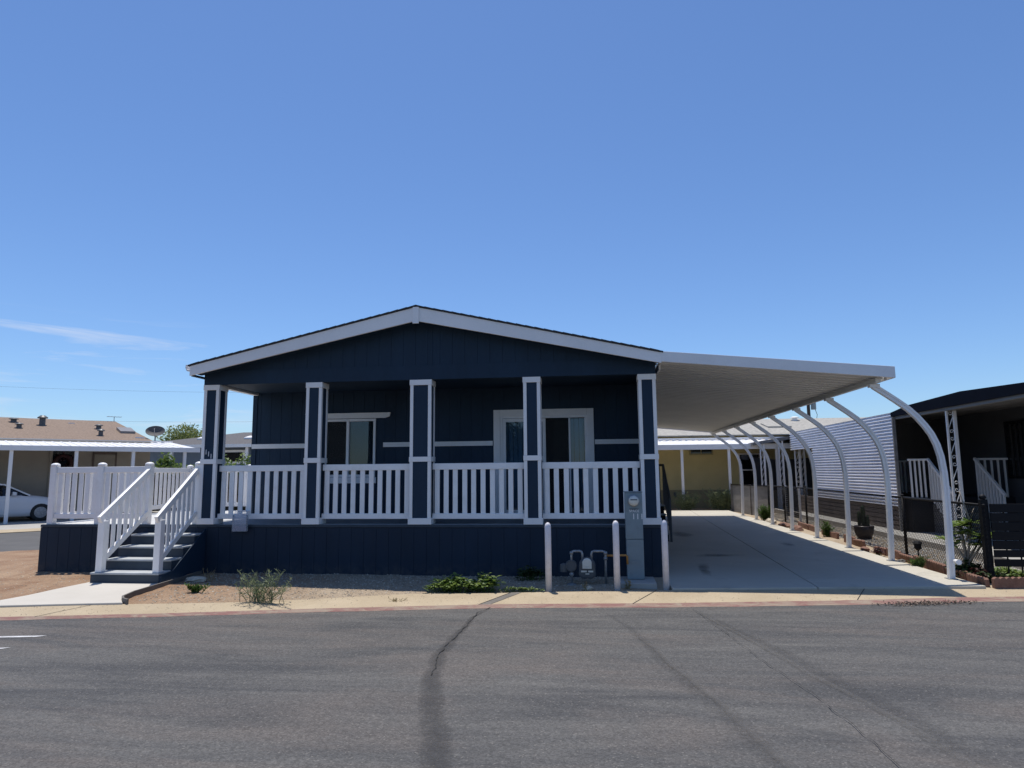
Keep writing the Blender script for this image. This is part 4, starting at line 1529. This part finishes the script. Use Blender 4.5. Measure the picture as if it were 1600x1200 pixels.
th = thing('tan_house', 'tan house with brown hip roof and long white carport roof across the side street', 'house', T(0, 4, 0))
fb(MB(), -16, 5.45, 3.25, 10.5, -.07, 3.0).build('wall', 'tanwall', th)
rt_ = MB()
e0, e1, h_ = 3.06, 5.85, 4.25
rt_.hull([T(-16, 4.0, 3.03), T(5.75, 4.0, 3.03), T(5.75, 13.2, 3.03), T(-16, 13.2, 3.03)], [T(-16, 4.0, 3.05), T(5.75, 4.0, 3.05), T(5.75, 13.2, 3.05), T(-16, 13.2, 3.05)])
vs = [T(-16, 4.0, 3.055), T(5.75, 4.0, 3.055), T(5.75, 13.2, 3.055), T(-16, 13.2, 3.055), T(-16, 8.55, 4.19), T(5.1, 8.55, 4.19)]
rt_.add(vs, [(0, 1, 5, 4), (1, 2, 5), (2, 3, 4, 5), (0, 4, 3), (0, 3, 2, 1)])
rt_.build('roof', 'brownshingle', th)
cv = MB()
fb(cv, -16, 6.45, .02, 4.15, 2.585, 2.60, 3.0, 3.015)
t = -15.9
while t < 6.3:
    fb(cv, t, t + .06, .0, 3.5, 2.602, 2.614, 2.955, 2.967)
    fb(cv, t - .08, t + .08, 3.5, 3.56, 2.95, 3.0)
    t += .3
fb(cv, -16, 6.4, 3.49, 3.57, 3.001, 3.04)
cvo = cv.build('carport_roof', 'alum', th)
fb(MB(), -16, 6.5, -.05, .0, 2.46, 2.64).build('carport_fascia', 'alum', cvo)
fb(MB(), 6.452, 6.5, .001, 4.15, 2.46, 2.60, 2.9, 3.02).build('end_fascia', 'alum', cvo)
for t in (-3.5, -1.6, .25, 2.2, 4.08, 5.95):
    fb(MB(), t - .055, t + .055, .02, .13, -.07, 2.50).build('carport_post', 'alum', th)
d_ = fb(MB(), 3.35, 4.1, 3.19, 3.245, .3, 2.42).build('door', plain('tan door', (.30, .27, .22), .6, .06, 2, 20, 0), th)
fb(MB(), 3.28, 3.345, 3.2, 3.246, .3, 2.5).build('door_trim', 'brownboard', d_)
fb(MB(), 4.105, 4.17, 3.2, 3.246, .3, 2.5).build('door_trim', 'brownboard', d_)
fb(MB(), 3.28, 4.17, 3.2, 3.246, 2.43, 2.52).build('door_trim', 'brownboard', d_)
d_ = fb(MB(), 1.9, 2.62, 3.19, 3.245, .3, 2.6).build('door', 'darkglass', th)
fb(MB(), 1.8, 1.895, 3.18, 3.246, .3, 2.68).build('door_trim', 'tanwall', d_)
fb(MB(), 2.625, 2.72, 3.18, 3.246, .3, 2.68).build('door_trim', 'tanwall', d_)
wre = MB()
ct = T(2.26, 3.10, 2.08)
wre.tube([ct + U * math.cos(k * math.pi / 16) * .27 + Z_ * math.sin(k * math.pi / 16) * .27 for k in range(33)], .07, 8)
for i in range(420):
    a = random.uniform(0, 6.283)
    r_ = random.gauss(.27, .06)
    p = ct + U * math.cos(a) * r_ + Z_ * math.sin(a) * r_ + N * random.uniform(-.03, .04)
    wre.leaf(p, Vector((random.uniform(-1, 1), random.uniform(-1, 1), random.uniform(-1, 1))).normalized() * .09, .045)
tag(wre.build('wreath', 'leaf_red', None, off=ct), 'dark maroon wreath hanging on the glass door of the tan house', 'wreath')
for t, n, z, r_, h_ in ((.94, 7.5, 3.89, .15, .22), (1.02, 6.2, 3.57, .13, .25), (1.93, 7.0, 3.78, .16, .45), (4.03, 6.5, 3.64, .14, .25), (3.85, 5.0, 3.27, .12, .32)):
    p = T(t, n, z)
    roof_vent(p.x, p.y, z, th, r_, h_)
fb(MB(), 4.75, 5.35, 5.6, 6.5, 3.45, 3.56, 3.68, 3.79).build('skylight', plain('grey skylight', (.24, .22, .20), .4, .1, 3, 20, 0), th)
fb(MB(), 3.0, 3.25, 7.6, 7.75, 3.9, 3.99).build('roof_jack', 'alum', th)
fb(MB(), 5.15, 5.5, 4.6, 4.7, 3.15, 3.26).build('roof_jack', 'alum', th)
ant = MB()
p = T(5.05, 8.6, 4.19)
ant.tube([p, p + Z_ * .24], .015, 6)
ant.tube([p + Z_ * .23 - U * .32, p + Z_ * .23 + U * .32], .012, 6)
for i in range(5):
    q = p + Z_ * .23 + U * (-.28 + i * .14)
    ant.tube([q - N * .2, q + N * .2], .008, 5)
tag(ant.build('antenna', 'steel', None, off=p), 'thin television antenna on the ridge end of the tan house', 'antenna')

# satellite dish on the roof corner
dp = T(5.95, 4.6, 3.16)
sd = thing('satellite_dish', 'grey satellite dish on the roof corner of the tan house', 'satellite dish', dp)
vs, fs = [], []
ax = Vector((.35, -.72, .55)).normalized()
sx_ = ax.cross(Z_).normalized()
sy_ = sx_.cross(ax)
cd = dp + Z_ * .33
nr, na = 6, 28
for i in range(nr + 1):
    r_ = .36 * i / nr
    for k in range(na):
        a = 2 * math.pi * k / na
        vs.append(cd + sx_ * math.cos(a) * r_ * 1.12 + sy_ * math.sin(a) * r_ * .80 + ax * (.16 * (r_ / .36) ** 2 * .7))
for i in range(nr):
    for k in range(na):
        fs.append((i * na + k, i * na + (k + 1) % na, (i + 1) * na + (k + 1) % na, (i + 1) * na + k))
n0 = len(vs)
vs += [v - ax * .02 for v in vs]
fs += [tuple(n0 + q for q in f)[::-1] for f in fs]
MB().add(vs, fs).build('reflector', 'dishgrey', sd, smooth=True)
ms = MB()
ms.tube([dp - Z_ * .15, dp + Z_ * .25, cd - ax * .03], .03, 8)
ms.tube([cd - sy_ * .27 + ax * .08, cd + ax * .38 - sy_ * .08], .015, 6)
ms.build('mast', 'steel', sd)
MB().box(dp.x - .22, dp.x + .22, dp.y - .22, dp.y + .22, dp.z - .14, dp.z - .06).build('mount_plate', 'alum', sd)

# white sedan under the carport roof
car = thing('sedan', 'white four door sedan parked under the long white carport roof', 'car', T(0, 1.7, -.07))
def carpt(x, y, z):
    return T(2.22 - x, 1.75 - y, z - .07)      # x back from the nose, y towards the street
def ring(x, hw, zb, zs, zt_, tw):
    """half widths and heights of one body section"""
    return [(x, hw * .93, zb), (x, hw, zb + .15), (x, hw, zs - .12), (x, hw * .97, zs), (x, tw, zt_), (x, -tw, zt_), (x, -hw * .97, zs), (x, -hw, zs - .12), (x, -hw, zb + .15), (x, -hw * .93, zb)]
secs = [(0, .60, .30, .60, .62, .45), (.06, .74, .22, .64, .70, .52), (.3, .84, .19, .70, .78, .58), (.8, .88, .19, .80, .88, .62), (1.35, .89, .19, .88, .96, .66), (1.5, .89, .19, .90, .97, .70),
        (3.6, .90, .19, .95, .98, .70), (3.95, .89, .20, .95, 1.0, .68), (4.4, .84, .24, .92, .98, .62), (4.62, .74, .32, .86, .92, .56), (4.68, .66, .42, .78, .82, .5)]
bd = MB()
rings = [ring(*s) for s in secs]
n = 10
bd.add([carpt(*p) for r_ in rings for p in r_], [(i * n + j, i * n + (j + 1) % n, (i + 1) * n + (j + 1) % n, (i + 1) * n + j) for i in range(len(secs) - 1) for j in range(n)] + [tuple(range(n)), tuple((len(secs) - 1) * n + j for j in range(n))[::-1]])
bdo = bd.build('body', 'carwhite', car, smooth=True)
cab = [(1.25, .94, .76), (2.0, 1.345, .60), (2.45, 1.385, .58), (3.0, 1.375, .58), (3.45, 1.31, .59), (4.05, .98, .70)]
gl_ = MB()
vs = [carpt(x, s * w, z) for x, z, w in cab for s in (1, -1)]
base = [carpt(x, s * .80, .92) for x, z, w in cab for s in (1, -1)]
m_ = len(cab)
fs = [(2 * i, 2 * i + 1, 2 * i + 3, 2 * i + 2) for i in range(m_ - 1)]
fs += [(2 * i, 2 * i + 2, 2 * m_ + 2 * i + 2, 2 * m_ + 2 * i) for i in range(m_ - 1)] + [(2 * i + 1, 2 * m_ + 2 * i + 1, 2 * m_ + 2 * i + 3, 2 * i + 3) for i in range(m_ - 1)]
gl_.add(vs + base, fs)
gl_.build('window_glass', 'darkglass', car, smooth=False)
rfm = MB()
vs = [carpt(x, s * (w + .02), z + .012) for x, z, w in cab[1:5] for s in (1, -1)] + [carpt(x, s * (w + .035), z - .04) for x, z, w in cab[1:5] for s in (1, -1)]
rfm.add(vs, [(2 * i, 2 * i + 1, 2 * i + 3, 2 * i + 2) for i in range(3)] + [(2 * i, 2 * i + 2, 10 + 2 * i, 8 + 2 * i) for i in range(3)] + [(2 * i + 1, 9 + 2 * i, 11 + 2 * i, 2 * i + 3) for i in range(3)])
for s in (1, -1):
    for (xa, za, wa), (xb, zb_, wb) in (((1.22, .93, .80), (2.02, 1.35, .615)), ((2.72, .95, .82), (2.62, 1.37, .60)), ((3.42, 1.32, .605), (4.08, .96, .76))):
        rfm.bar(carpt(xa, s * wa, za), carpt(xb, s * wb, zb_), .06, .05)
rfm.build('roof', 'carwhite', car)
for x in (.88, 3.62):
    for s in (1, -1):
        c_ = carpt(x, s * .80, .315)
        ty = MB()
        pts = [(r_, w) for r_, w in ((.20, .10), (.30, .105), (.322, .07), (.322, -.07), (.30, -.105), (.20, -.10))]
        vs = []
        for r_, w in pts:
            for k in range(20):
                a = 2 * math.pi * k / 20
                vs.append(c_ + U * math.cos(a) * r_ + Z_ * math.sin(a) * r_ - N * w * s)
        ty.add(vs, [(i * 20 + k, i * 20 + (k + 1) % 20, (i + 1) * 20 + (k + 1) % 20, (i + 1) * 20 + k) for i in range(5) for k in range(20)])
        w_ = ty.build('wheel', 'tyre', car, smooth=True)
        rm = MB()
        vs = [c_ - N * .11 * s] + [c_ + U * math.cos(2 * math.pi * k / 20) * .2 + Z_ * math.sin(2 * math.pi * k / 20) * .2 - N * .095 * s for k in range(20)]
        rm.add(vs, [(0, 1 + k, 1 + (k + 1) % 20) for k in range(20)])
        rm.build('rim', 'steel', w_)
for s in (1, -1):
    m1 = MB()
    m1.hull([carpt(1.62, s * .88, .94), carpt(1.78, s * .88, .94), carpt(1.76, s * 1.04, .95), carpt(1.66, s * 1.04, .95)], [carpt(1.62, s * .88, 1.06), carpt(1.78, s * .88, 1.07), carpt(1.76, s * 1.03, 1.08), carpt(1.66, s * 1.03, 1.06)])
    m1.build('side_mirror', 'carwhite', car, bevel=.01)
    for x in (2.28, 3.32):
        MB().hull([carpt(x, s * .898, .80), carpt(x + .17, s * .898, .80), carpt(x + .17, s * .92, .80), carpt(x, s * .92, .80)], [carpt(x, s * .898, .835), carpt(x + .17, s * .898, .835), carpt(x + .17, s * .92, .835), carpt(x, s * .92, .835)]).build('door_handle', 'carwhite', car)
    MB().hull([carpt(.05, s * .50, .52), carpt(.22, s * .80, .54), carpt(.20, s * .76, .54), carpt(.07, s * .48, .52)], [carpt(.06, s * .50, .64), carpt(.36, s * .815, .70), carpt(.34, s * .77, .70), carpt(.09, s * .48, .64)]).build('headlight', 'steel', car)

# ------------------------------------------------------------------ blue grey house beyond
bh = thing('blue_grey_house', 'blue grey house with dark grey hip roof and white eaves behind the side deck', 'house', (-19, 40, 0))
MB().box(-27.5, -8, 38.6, 46, -.05, 3.25).build('wall', 'bluewall', bh)
hv_ = [(-28.2, 37.9, 3.32), (-7, 37.9, 3.32), (-7, 47, 3.32), (-28.2, 47, 3.32), (-23.0, 42.3, 4.28), (-11, 42.3, 4.28)]
MB().add(hv_, [(0, 1, 5, 4), (1, 2, 5), (2, 3, 4, 5), (3, 0, 4), (3, 2, 1, 0)]).build('roof', 'greyshingle', bh)
MB().box(-28.25, -7, 37.8, 37.89, 3.13, 3.32).build('eave_board', 'trim', bh)
for x0, x1, y0_ in ((-21.5, -20.6, 4.05), (-24.6, -23.8, 3.72)):
    MB().hull([(x0, 39.6, 3.70), (x1, 39.6, 3.70), (x1, 40.3, 3.85), (x0, 40.3, 3.85)], [(x0, 39.6, 3.79), (x1, 39.6, 3.79), (x1, 40.3, 3.94), (x0, 40.3, 3.94)]).build('skylight', 'alum', bh)
w_ = MB().box(-22.3, -20.75, 38.53, 38.6, 2.15, 3.0).build('window', 'trim', bh)
MB().box(-22.1, -20.95, 38.51, 38.528, 2.3, 2.85).build('pane', 'darkglass', w_)
w_ = MB().box(-27.3, -24.0, 38.53, 38.6, 1.4, 2.05).build('window', 'trim', bh)
MB().box(-27.1, -24.2, 38.51, 38.528, 1.5, 1.95).build('pane', 'darkglass', w_)
for x in (-20.4, -19.6, -25.2):
    MB().box(x - .08, x + .08, 37.95, 38.1, -.05, 3.13).build('eave_post', 'trim', bh)

# ------------------------------------------------------------------ plants
def leaf_cloud(mb, c, r, n, size, flat=1.0, seed=0):
    """leaves spread through lumpy clumps inside an ellipsoid"""
    c = Vector(c)
    rx, ry, rz = r
    clumps = []
    for i in range(max(6, n // 90)):
        d = Vector((random.gauss(0, 1), random.gauss(0, 1), random.gauss(0, 1))).normalized() * random.random() ** .4
        clumps.append((Vector((d.x * rx, d.y * ry, d.z * rz)), random.uniform(.22, .42)))
    for i in range(n):
        cc, cr_ = random.choice(clumps)
        d = Vector((random.gauss(0, 1), random.gauss(0, 1), random.gauss(0, 1))).normalized() * random.random() ** .45
        p = c + cc + Vector((d.x * rx, d.y * ry, d.z * rz)) * cr_
        o = Vector((random.uniform(-1, 1), random.uniform(-1, 1), random.uniform(-.4, .9))).normalized()
        s = size * random.uniform(.6, 1.35)
        mb.leaf(p, o * s, s * .5 * flat)


def bush(label, x, y, z0, r, n, size, mat, cat='bush', group=None, name='bush'):
    b = thing(name, label, cat, (x, y, z0), group)
    st = MB()
    for i in range(9):
        a = random.uniform(0, 6.28)
        st.tube([(x, y, z0 - .05), (x + math.cos(a) * r[0] * .35, y + math.sin(a) * r[1] * .35, z0 + r[2] * .9), (x + math.cos(a) * r[0] * .6, y + math.sin(a) * r[1] * .6, z0 + r[2] * 1.5)], [.02, .014, .006], 5)
    st.build('stem', 'bark', b)
    lv_ = MB()
    leaf_cloud(lv_, (x, y, z0 + r[2]), r, n, size)
    lv_.build('foliage', mat, b)
    return b


bush('bright green shrub under the end of the long white carport roof', -21.0, 31.5, -.07, (1.35, .9, 1.30), 2600, .17, 'leaf_bright', group='green shrubs')
bush('bright green shrub just left of the house number column', -18.6, 31.2, -.07, (1.25, .9, 1.34), 2600, .17, 'leaf_bright', group='green shrubs')
bush('bright green shrub seen through the open end of the porch', -16.6, 30.6, -.07, (1.25, .9, 1.28), 2600, .17, 'leaf_bright', group='green shrubs')
hg = thing('hedge', 'dark clipped hedge below the bright shrubs', 'hedge', (-19.5, 30, 0))
hl = MB()
for i in range(6000):
    p = (random.uniform(-23, -15), 29.6 + random.uniform(-.35, .35), random.uniform(-.05, 1.72))
    o = Vector((random.uniform(-1, 1), random.uniform(-1, 1), random.uniform(-.5, .8))).normalized() * .12
    hl.leaf(p, o, .06)
hl.build('foliage', 'leaf_dark', hg)
MB().box(-22.9, -15.1, 29.5, 29.7, -.07, 1.5).build('branches', 'bark', hg)

tree = thing('tree', 'olive green round crowned tree beyond the satellite dish', 'tree', (-31, 49, 0))
tk = MB()
tk.tube([(-31, 49, -.1), (-31.05, 49, 1.2), (-31, 49.1, 2.4)], [.24, .19, .15], 10)
for i in range(9):
    a = i * .7
    tk.tube([(-31, 49.1, 2.2), (-31 + math.cos(a) * .8, 49.1 + math.sin(a) * .8, 3.3), (-31 + math.cos(a) * 1.6, 49.1 + math.sin(a) * 1.6, 4.3)], [.12, .07, .02], 6)
tk.build('trunk', 'bark', tree)
cr_ = MB()
leaf_cloud(cr_, (-30.9, 49, 3.75), (2.15, 2.0, 1.50), 9000, .20)
cr_.build('crown', 'leaf_tree', tree)


for x, y, h_, lab in ((-5.5, -24, 6.0, 'wide leafy tree across the street, mirrored in the porch window'), (3.2, -21, 5.2, 'shorter leafy tree across the street, mirrored in the sliding door')):
    t_ = thing('street_tree', lab, 'tree', (x, y, -.08))
    MB().tube([(x, y, -.1), (x + .1, y, 1.4), (x, y + .1, 2.6)], [.2, .16, .1], 9).build('trunk', 'bark', t_)
    cw_ = MB()
    leaf_cloud(cw_, (x, y, h_ * .50), (2.6, 2.0, h_ * .34), 6500, .32)
    cw_.build('crown', 'leaf_dark', t_)


def wispy_weed(name, label, x, y, n, h, spread, mat, leafs=14, lsize=.03, z0=-.02, cat='weed', group=None, lean=0.0, wid=.2):
    w = thing(name, label, cat, (x, y, z0), group)
    st, lf = MB(), MB()
    for i in range(n):
        a = random.uniform(0, 6.28)
        s = random.uniform(.25, 1) * spread
        hh = h * random.uniform(.45, 1)
        bx, by = x + random.gauss(0, spread * .28), y + random.gauss(0, spread * .1)
        dx, dy = math.cos(a) * s + lean, math.sin(a) * s * .45
        pts = [Vector((bx + dx * t ** 1.3 + .008 * random.uniform(-1, 1), by + dy * t ** 1.3, z0 - .01 + hh * t ** .8)) for t in (0, .25, .5, .75, 1)]
        st.tube(pts, [.004, .0035, .003, .0025, .001], 5)
        for k in range(leafs):
            t = random.uniform(.1, 1) * 3.999
            j = int(t)
            p = pts[j].lerp(pts[j + 1], t - j)
            d = Vector((random.uniform(-1, 1), random.uniform(-1, 1), random.uniform(.1, 1.2))).normalized() * lsize * random.uniform(.6, 1.5)
            lf.leaf(p, d, d.length * wid)
    st.build('stem', mat, w)
    lf.build('foliage', mat, w)
    return w


wispy_weed('wild_weed', 'tall wispy grey green weed sprawling over the gutter in front of the home', -4.17, 8.30, 36, .43, .38, 'leaf_grey', 30, .05, -.04, lean=.04, wid=.16)
wispy_weed('wild_weed', 'small low green weed tuft in the dirt beside the walkway edging', -5.40, 8.86, 26, .11, .13, 'leaf', 16, .045, -.01, wid=.35)
wispy_weed('dry_weed', 'dry straw stalks beside the pale flat stone near the steps', -5.72, 9.75, 8, .24, .14, 'leaf_dry', 10, .025)
wispy_weed('dry_weed', 'tiny dry sprout growing from the gutter joint below the porch', -2.55, 8.63, 12, .05, .14, 'leaf_dry', 6, .03, -.05)
wispy_weed('dry_weed', 'pale dry sprig on the ground right of the middle bollard', .40, 9.60, 8, .16, .06, 'leaf_dry', 14, .035, -.03)
wispy_weed('dry_weed', 'pale dry sprig beside the small stone under the gas meter', -.17, 9.48, 7, .13, .06, 'leaf_dry', 14, .03, -.03)


def leafy_weed(label, x, y, rx, ry, h, n, size, mat, name='leafy_weed'):
    w = thing(name, label, 'weed', (x, y, -.02))
    st, lf = MB(), MB()
    for i in range(n):
        px, py = random.gauss(0, rx * .5), random.gauss(0, ry * .5)
        if abs(px) > rx or abs(py) > ry:
            continue
        hh = h * random.uniform(.3, 1) * (1 - .55 * (px / rx) ** 2) * (.7 + .6 * mnoise.noise((px * 4 + x, py * 4, 1)))
        st.tube([(x + px * .8, y + py * .8, -.03), (x + px, y + py, hh)], [.003, .002], 4)
        for k in range(4):
            a = random.uniform(0, 6.28)
            d = Vector((math.cos(a), math.sin(a), random.uniform(-.25, .45))).normalized() * size * random.uniform(.6, 1.3)
            lf.leaf((x + px, y + py, hh * random.uniform(.5, 1)), d, d.length * .62, Vector((0, 0, 1)) + Vector((random.uniform(-.5, .5), random.uniform(-.5, .5), 0)))
    st.build('stem', 'leaf', w)
    lf.build('foliage', mat, w)
    return w


leafy_weed('patch of broad leaved green weeds at the edge of the home shadow', -1.95, 9.26, .36, .15, .24, 170, .075, 'leaf_bright')
leafy_weed('second broad leaved weed clump nearest the first bollard, brighter and taller', -1.5, 9.30, .24, .13, .27, 100, .08, 'leaf_bright')
leafy_weed('low creeping yellow green weed spreading towards the first bollard', -1.02, 9.27, .32, .05, .06, 110, .03, 'leaf_bright')
leafy_weed('dark leafy weed in shade against the navy skirting left of the gas meter', -.98, 10.2, .22, .16, .26, 90, .07, 'leaf_dark')
wispy_weed('tall_grass_weed', 'pale grassy weeds at the rear end of the driveway by the cover post', 3.55, 27.75, 60, .75, .5, 'leaf_grey', 30, .10, -.04)
wispy_weed('tall_grass_weed', 'large pale grassy weed clump by the grey sheet fence', 4.95, 27.75, 100, .85, .65, 'leaf_grey', 34, .10, -.04)
wispy_weed('tall_grass_weed', 'green grass tuft between curved posts near the grey sheet fence', 5.25, 22.4, 50, .5, .22, 'leaf', 26, .08, -.04)
wispy_weed('tall_grass_weed', 'green grass tuft at the foot of the chain link fence halfway along', 5.45, 17.3, 36, .38, .16, 'leaf', 22, .06, -.04)
wispy_weed('tall_grass_weed', 'small green grass tuft before the scalloped edging near the first curved post', 5.12, 11.9, 34, .2, .12, 'leaf', 20, .05, -.04)

# plumeria shrub by the first post
pl_ = thing('plumeria', 'plumeria shrub with thick pale branches and leaf rosettes beside the front curved post', 'shrub', (5.42, 11.0, 0))
br_, ro = MB(), MB()
def rosette(p, n, s):
    p = Vector(p)
    for i in range(n):
        a = 2 * math.pi * i / n + random.uniform(-.3, .3)
        d = Vector((math.cos(a), math.sin(a), random.uniform(-.15, .55))).normalized() * s * random.uniform(.7, 1.25)
        ro.leaf(p, d, d.length * .40, Vector((0, 0, 1)))
tips = []
for (x, y, z, dx, dy, dz_) in ((5.40, 11.0, .30, -.08, -.05, .42), (5.44, 11.0, .30, .08, .0, .46), (5.46, 11.02, .25, .12, -.10, .28), (5.38, 11.0, .25, -.14, .05, .25), (5.44, 11.05, .32, .02, .15, .38), (5.42, 10.95, .2, .16, -.2, .36)):
    p0, p1, p2 = Vector((5.42, 11.0, -.03)), Vector((x, y, z)), Vector((x + dx, y + dy, z + dz_))
    br_.tube([p0, p1, p1.lerp(p2, .5) + Vector((.01, 0, 0)), p2], [.022, .018, .015, .013], 8)
    rosette(p2, 20, .19)
    rosette(p1.lerp(p2, .7), 12, .17)
    rosette(p2 + Vector((random.uniform(-.1, .1), random.uniform(-.1, .1), random.uniform(-.1, .05))), 12, .15)
br_.tube([(5.44, 11.0, .5), (5.50, 10.98, .8), (5.44, 11.0, 1.05), (5.40, 11.0, 1.22)], [.014, .013, .011, .008], 8)
br_.tube([(5.49, 10.98, .78), (5.56, 10.95, .98)], [.011, .008], 8)
br_.build('branch', 'palebark', pl_, smooth=True)
ro.build('foliage', 'leaf_bright', pl_)
leafy_weed('dark ground cover plants under the plumeria behind the edging blocks', 5.40, 10.95, .16, .5, .26, 330, .08, 'leaf_dark', 'ground_cover')
leafy_weed('maroon and dark green low plants behind the edging by the slat panel', 5.36, 10.62, .12, .2, .17, 80, .06, 'leaf_red', 'ground_cover')
leafy_weed('bright green ground cover behind the black slat panel', 6.0, 11.0, .45, .25, .14, 220, .06, 'leaf_bright', 'ground_cover')
leafy_weed('small maroon succulent between the second and third curved posts', 5.18, 13.6, .10, .12, .14, 50, .06, 'leaf_red', 'ground_cover')

# potted cactus behind the fence, garden light, loose stones
pt = thing('potted_cactus', 'dark round pot with a tall green cactus behind the chain link fence', 'potted plant', (6.05, 16.6, 0))
MB().lathe([(.13, -.03), (.19, .10), (.215, .26), (.20, .28), (.18, .27)], 6.05, 16.6, 20).build('pot', 'pot', pt, smooth=True)
cc = MB()
for x, y, h, r_ in ((6.05, 16.6, .72, .05), (5.98, 16.66, .58, .04), (6.12, 16.55, .5, .045)):
    pts = [(r_ * .9, .25), (r_, .4), (r_, h - .1), (r_ * .75, h - .02), (r_ * .2, h + .02)]
    cc.lathe(pts, x, y, 9)
cc.build('cactus', 'leaf_dark', pt)
gl = thing('garden_light', 'small black garden light on a stake before the chain link fence', 'garden light', (5.42, 12.55, 0))
MB().tube([(5.42, 12.55, -.05), (5.42, 12.55, .2)], .012, 8).build('stake', 'black', gl)
MB().lathe([(.03, .19), (.055, .22), (.06, .29), (.075, .30), (.05, .335), (.01, .345)], 5.42, 12.55, 14).build('lamp_head', 'black', gl)


def rock(label, x, y, z, s, mat='rock', name='stone'):
    mb = MB()
    nu, nv = 12, 8
    vs = []
    for j in range(nv + 1):
        ph = math.pi * j / nv - math.pi / 2
        for i in range(nu):
            a = 2 * math.pi * i / nu
            d = Vector((math.cos(a) * math.cos(ph), math.sin(a) * math.cos(ph), math.sin(ph)))
            k = 1 + .35 * mnoise.noise(d * 1.6 + Vector((x * 7, y * 3, 0)))
            vs.append((x + d.x * s[0] * k, y + d.y * s[1] * k, z + d.z * s[2] * k))
    mb.add(vs, [(j * nu + i, j * nu + (i + 1) % nu, (j + 1) * nu + (i + 1) % nu, (j + 1) * nu + i) for j in range(nv) for i in range(nu)])
    return tag(mb.build(name, mat, None, off=(x, y, z)), label, 'stone')


rock('flat pale stone lying in the dirt bed beside the bottom step', -5.93, 9.72, .02, (.17, .10, .05))
rock('small whitish stone on the ground under the gas meter', -.14, 9.50, .0, (.07, .045, .035))
rock('small grey stone in front of the scalloped edging blocks', 5.14, 12.55, .0, (.07, .05, .035), 'board')
rock('reddish broken stone at the foot of the edging near the third curved post', 5.22, 14.35, .0, (.09, .12, .05), 'terracotta')
for i, (x, y, l) in enumerate(((5.25, 20.2, 'reddish rubble stone by the fifth curved post'), (5.28, 19.2, 'long reddish rubble stone between the far curved posts'), (5.22, 21.6, 'small pale rubble stone near the grass tuft by the grey sheet fence'))):
    rock(l, x, y, .0, (.16, .3, .09), 'terracotta' if i < 2 else 'rock')

# ------------------------------------------------------------------ utility pole and lines far behind
up_t = thing('utility_pole', 'dark utility pole with grey transformer above the roofs', 'utility pole', (18.1, 60, 0))
MB().tube([(18.1, 60, -.2), (18.1, 60, 7.6)], [.17, .13], 10).build('pole', 'pole', up_t)
MB().lathe([(.20, 6.55), (.21, 6.6), (.21, 7.15), (.15, 7.2)], 18.52, 60, 14).build('transformer', 'cabinet', up_t)
MB().tube([(18.25, 60, 7.0), (18.45, 60, 7.0)], .05, 8).build('bracket', 'steel', up_t)
MB().tube([(18.6, 59.9, 6.6), (18.75, 59.9, 6.1), (18.65, 59.9, 5.6), (18.3, 59.9, 5.5)], .02, 6).build('cable', 'black', up_t)
for lab, p, q, sag in (('thin overhead power line, upper one across the left sky', (-75, 60, 11.6), (-20, 60, 8.9), .5), ('thin overhead power line, lower one just above the tan roof', (-75, 60, 8.8), (-30, 60, 6.4), .6), ('thin overhead line beside the utility pole', (10, 60, 6.0), (30, 60, 5.6), .3)):
    p, q = Vector(p), Vector(q)
    mb = MB()
    mb.tube([p.lerp(q, t / 16) - Vector((0, 0, sag * 4 * (t / 16) * (1 - t / 16))) for t in range(17)], .007, 5)
    tag(mb.build('power_line', 'dishgrey', None, off=p), lab, 'power line')
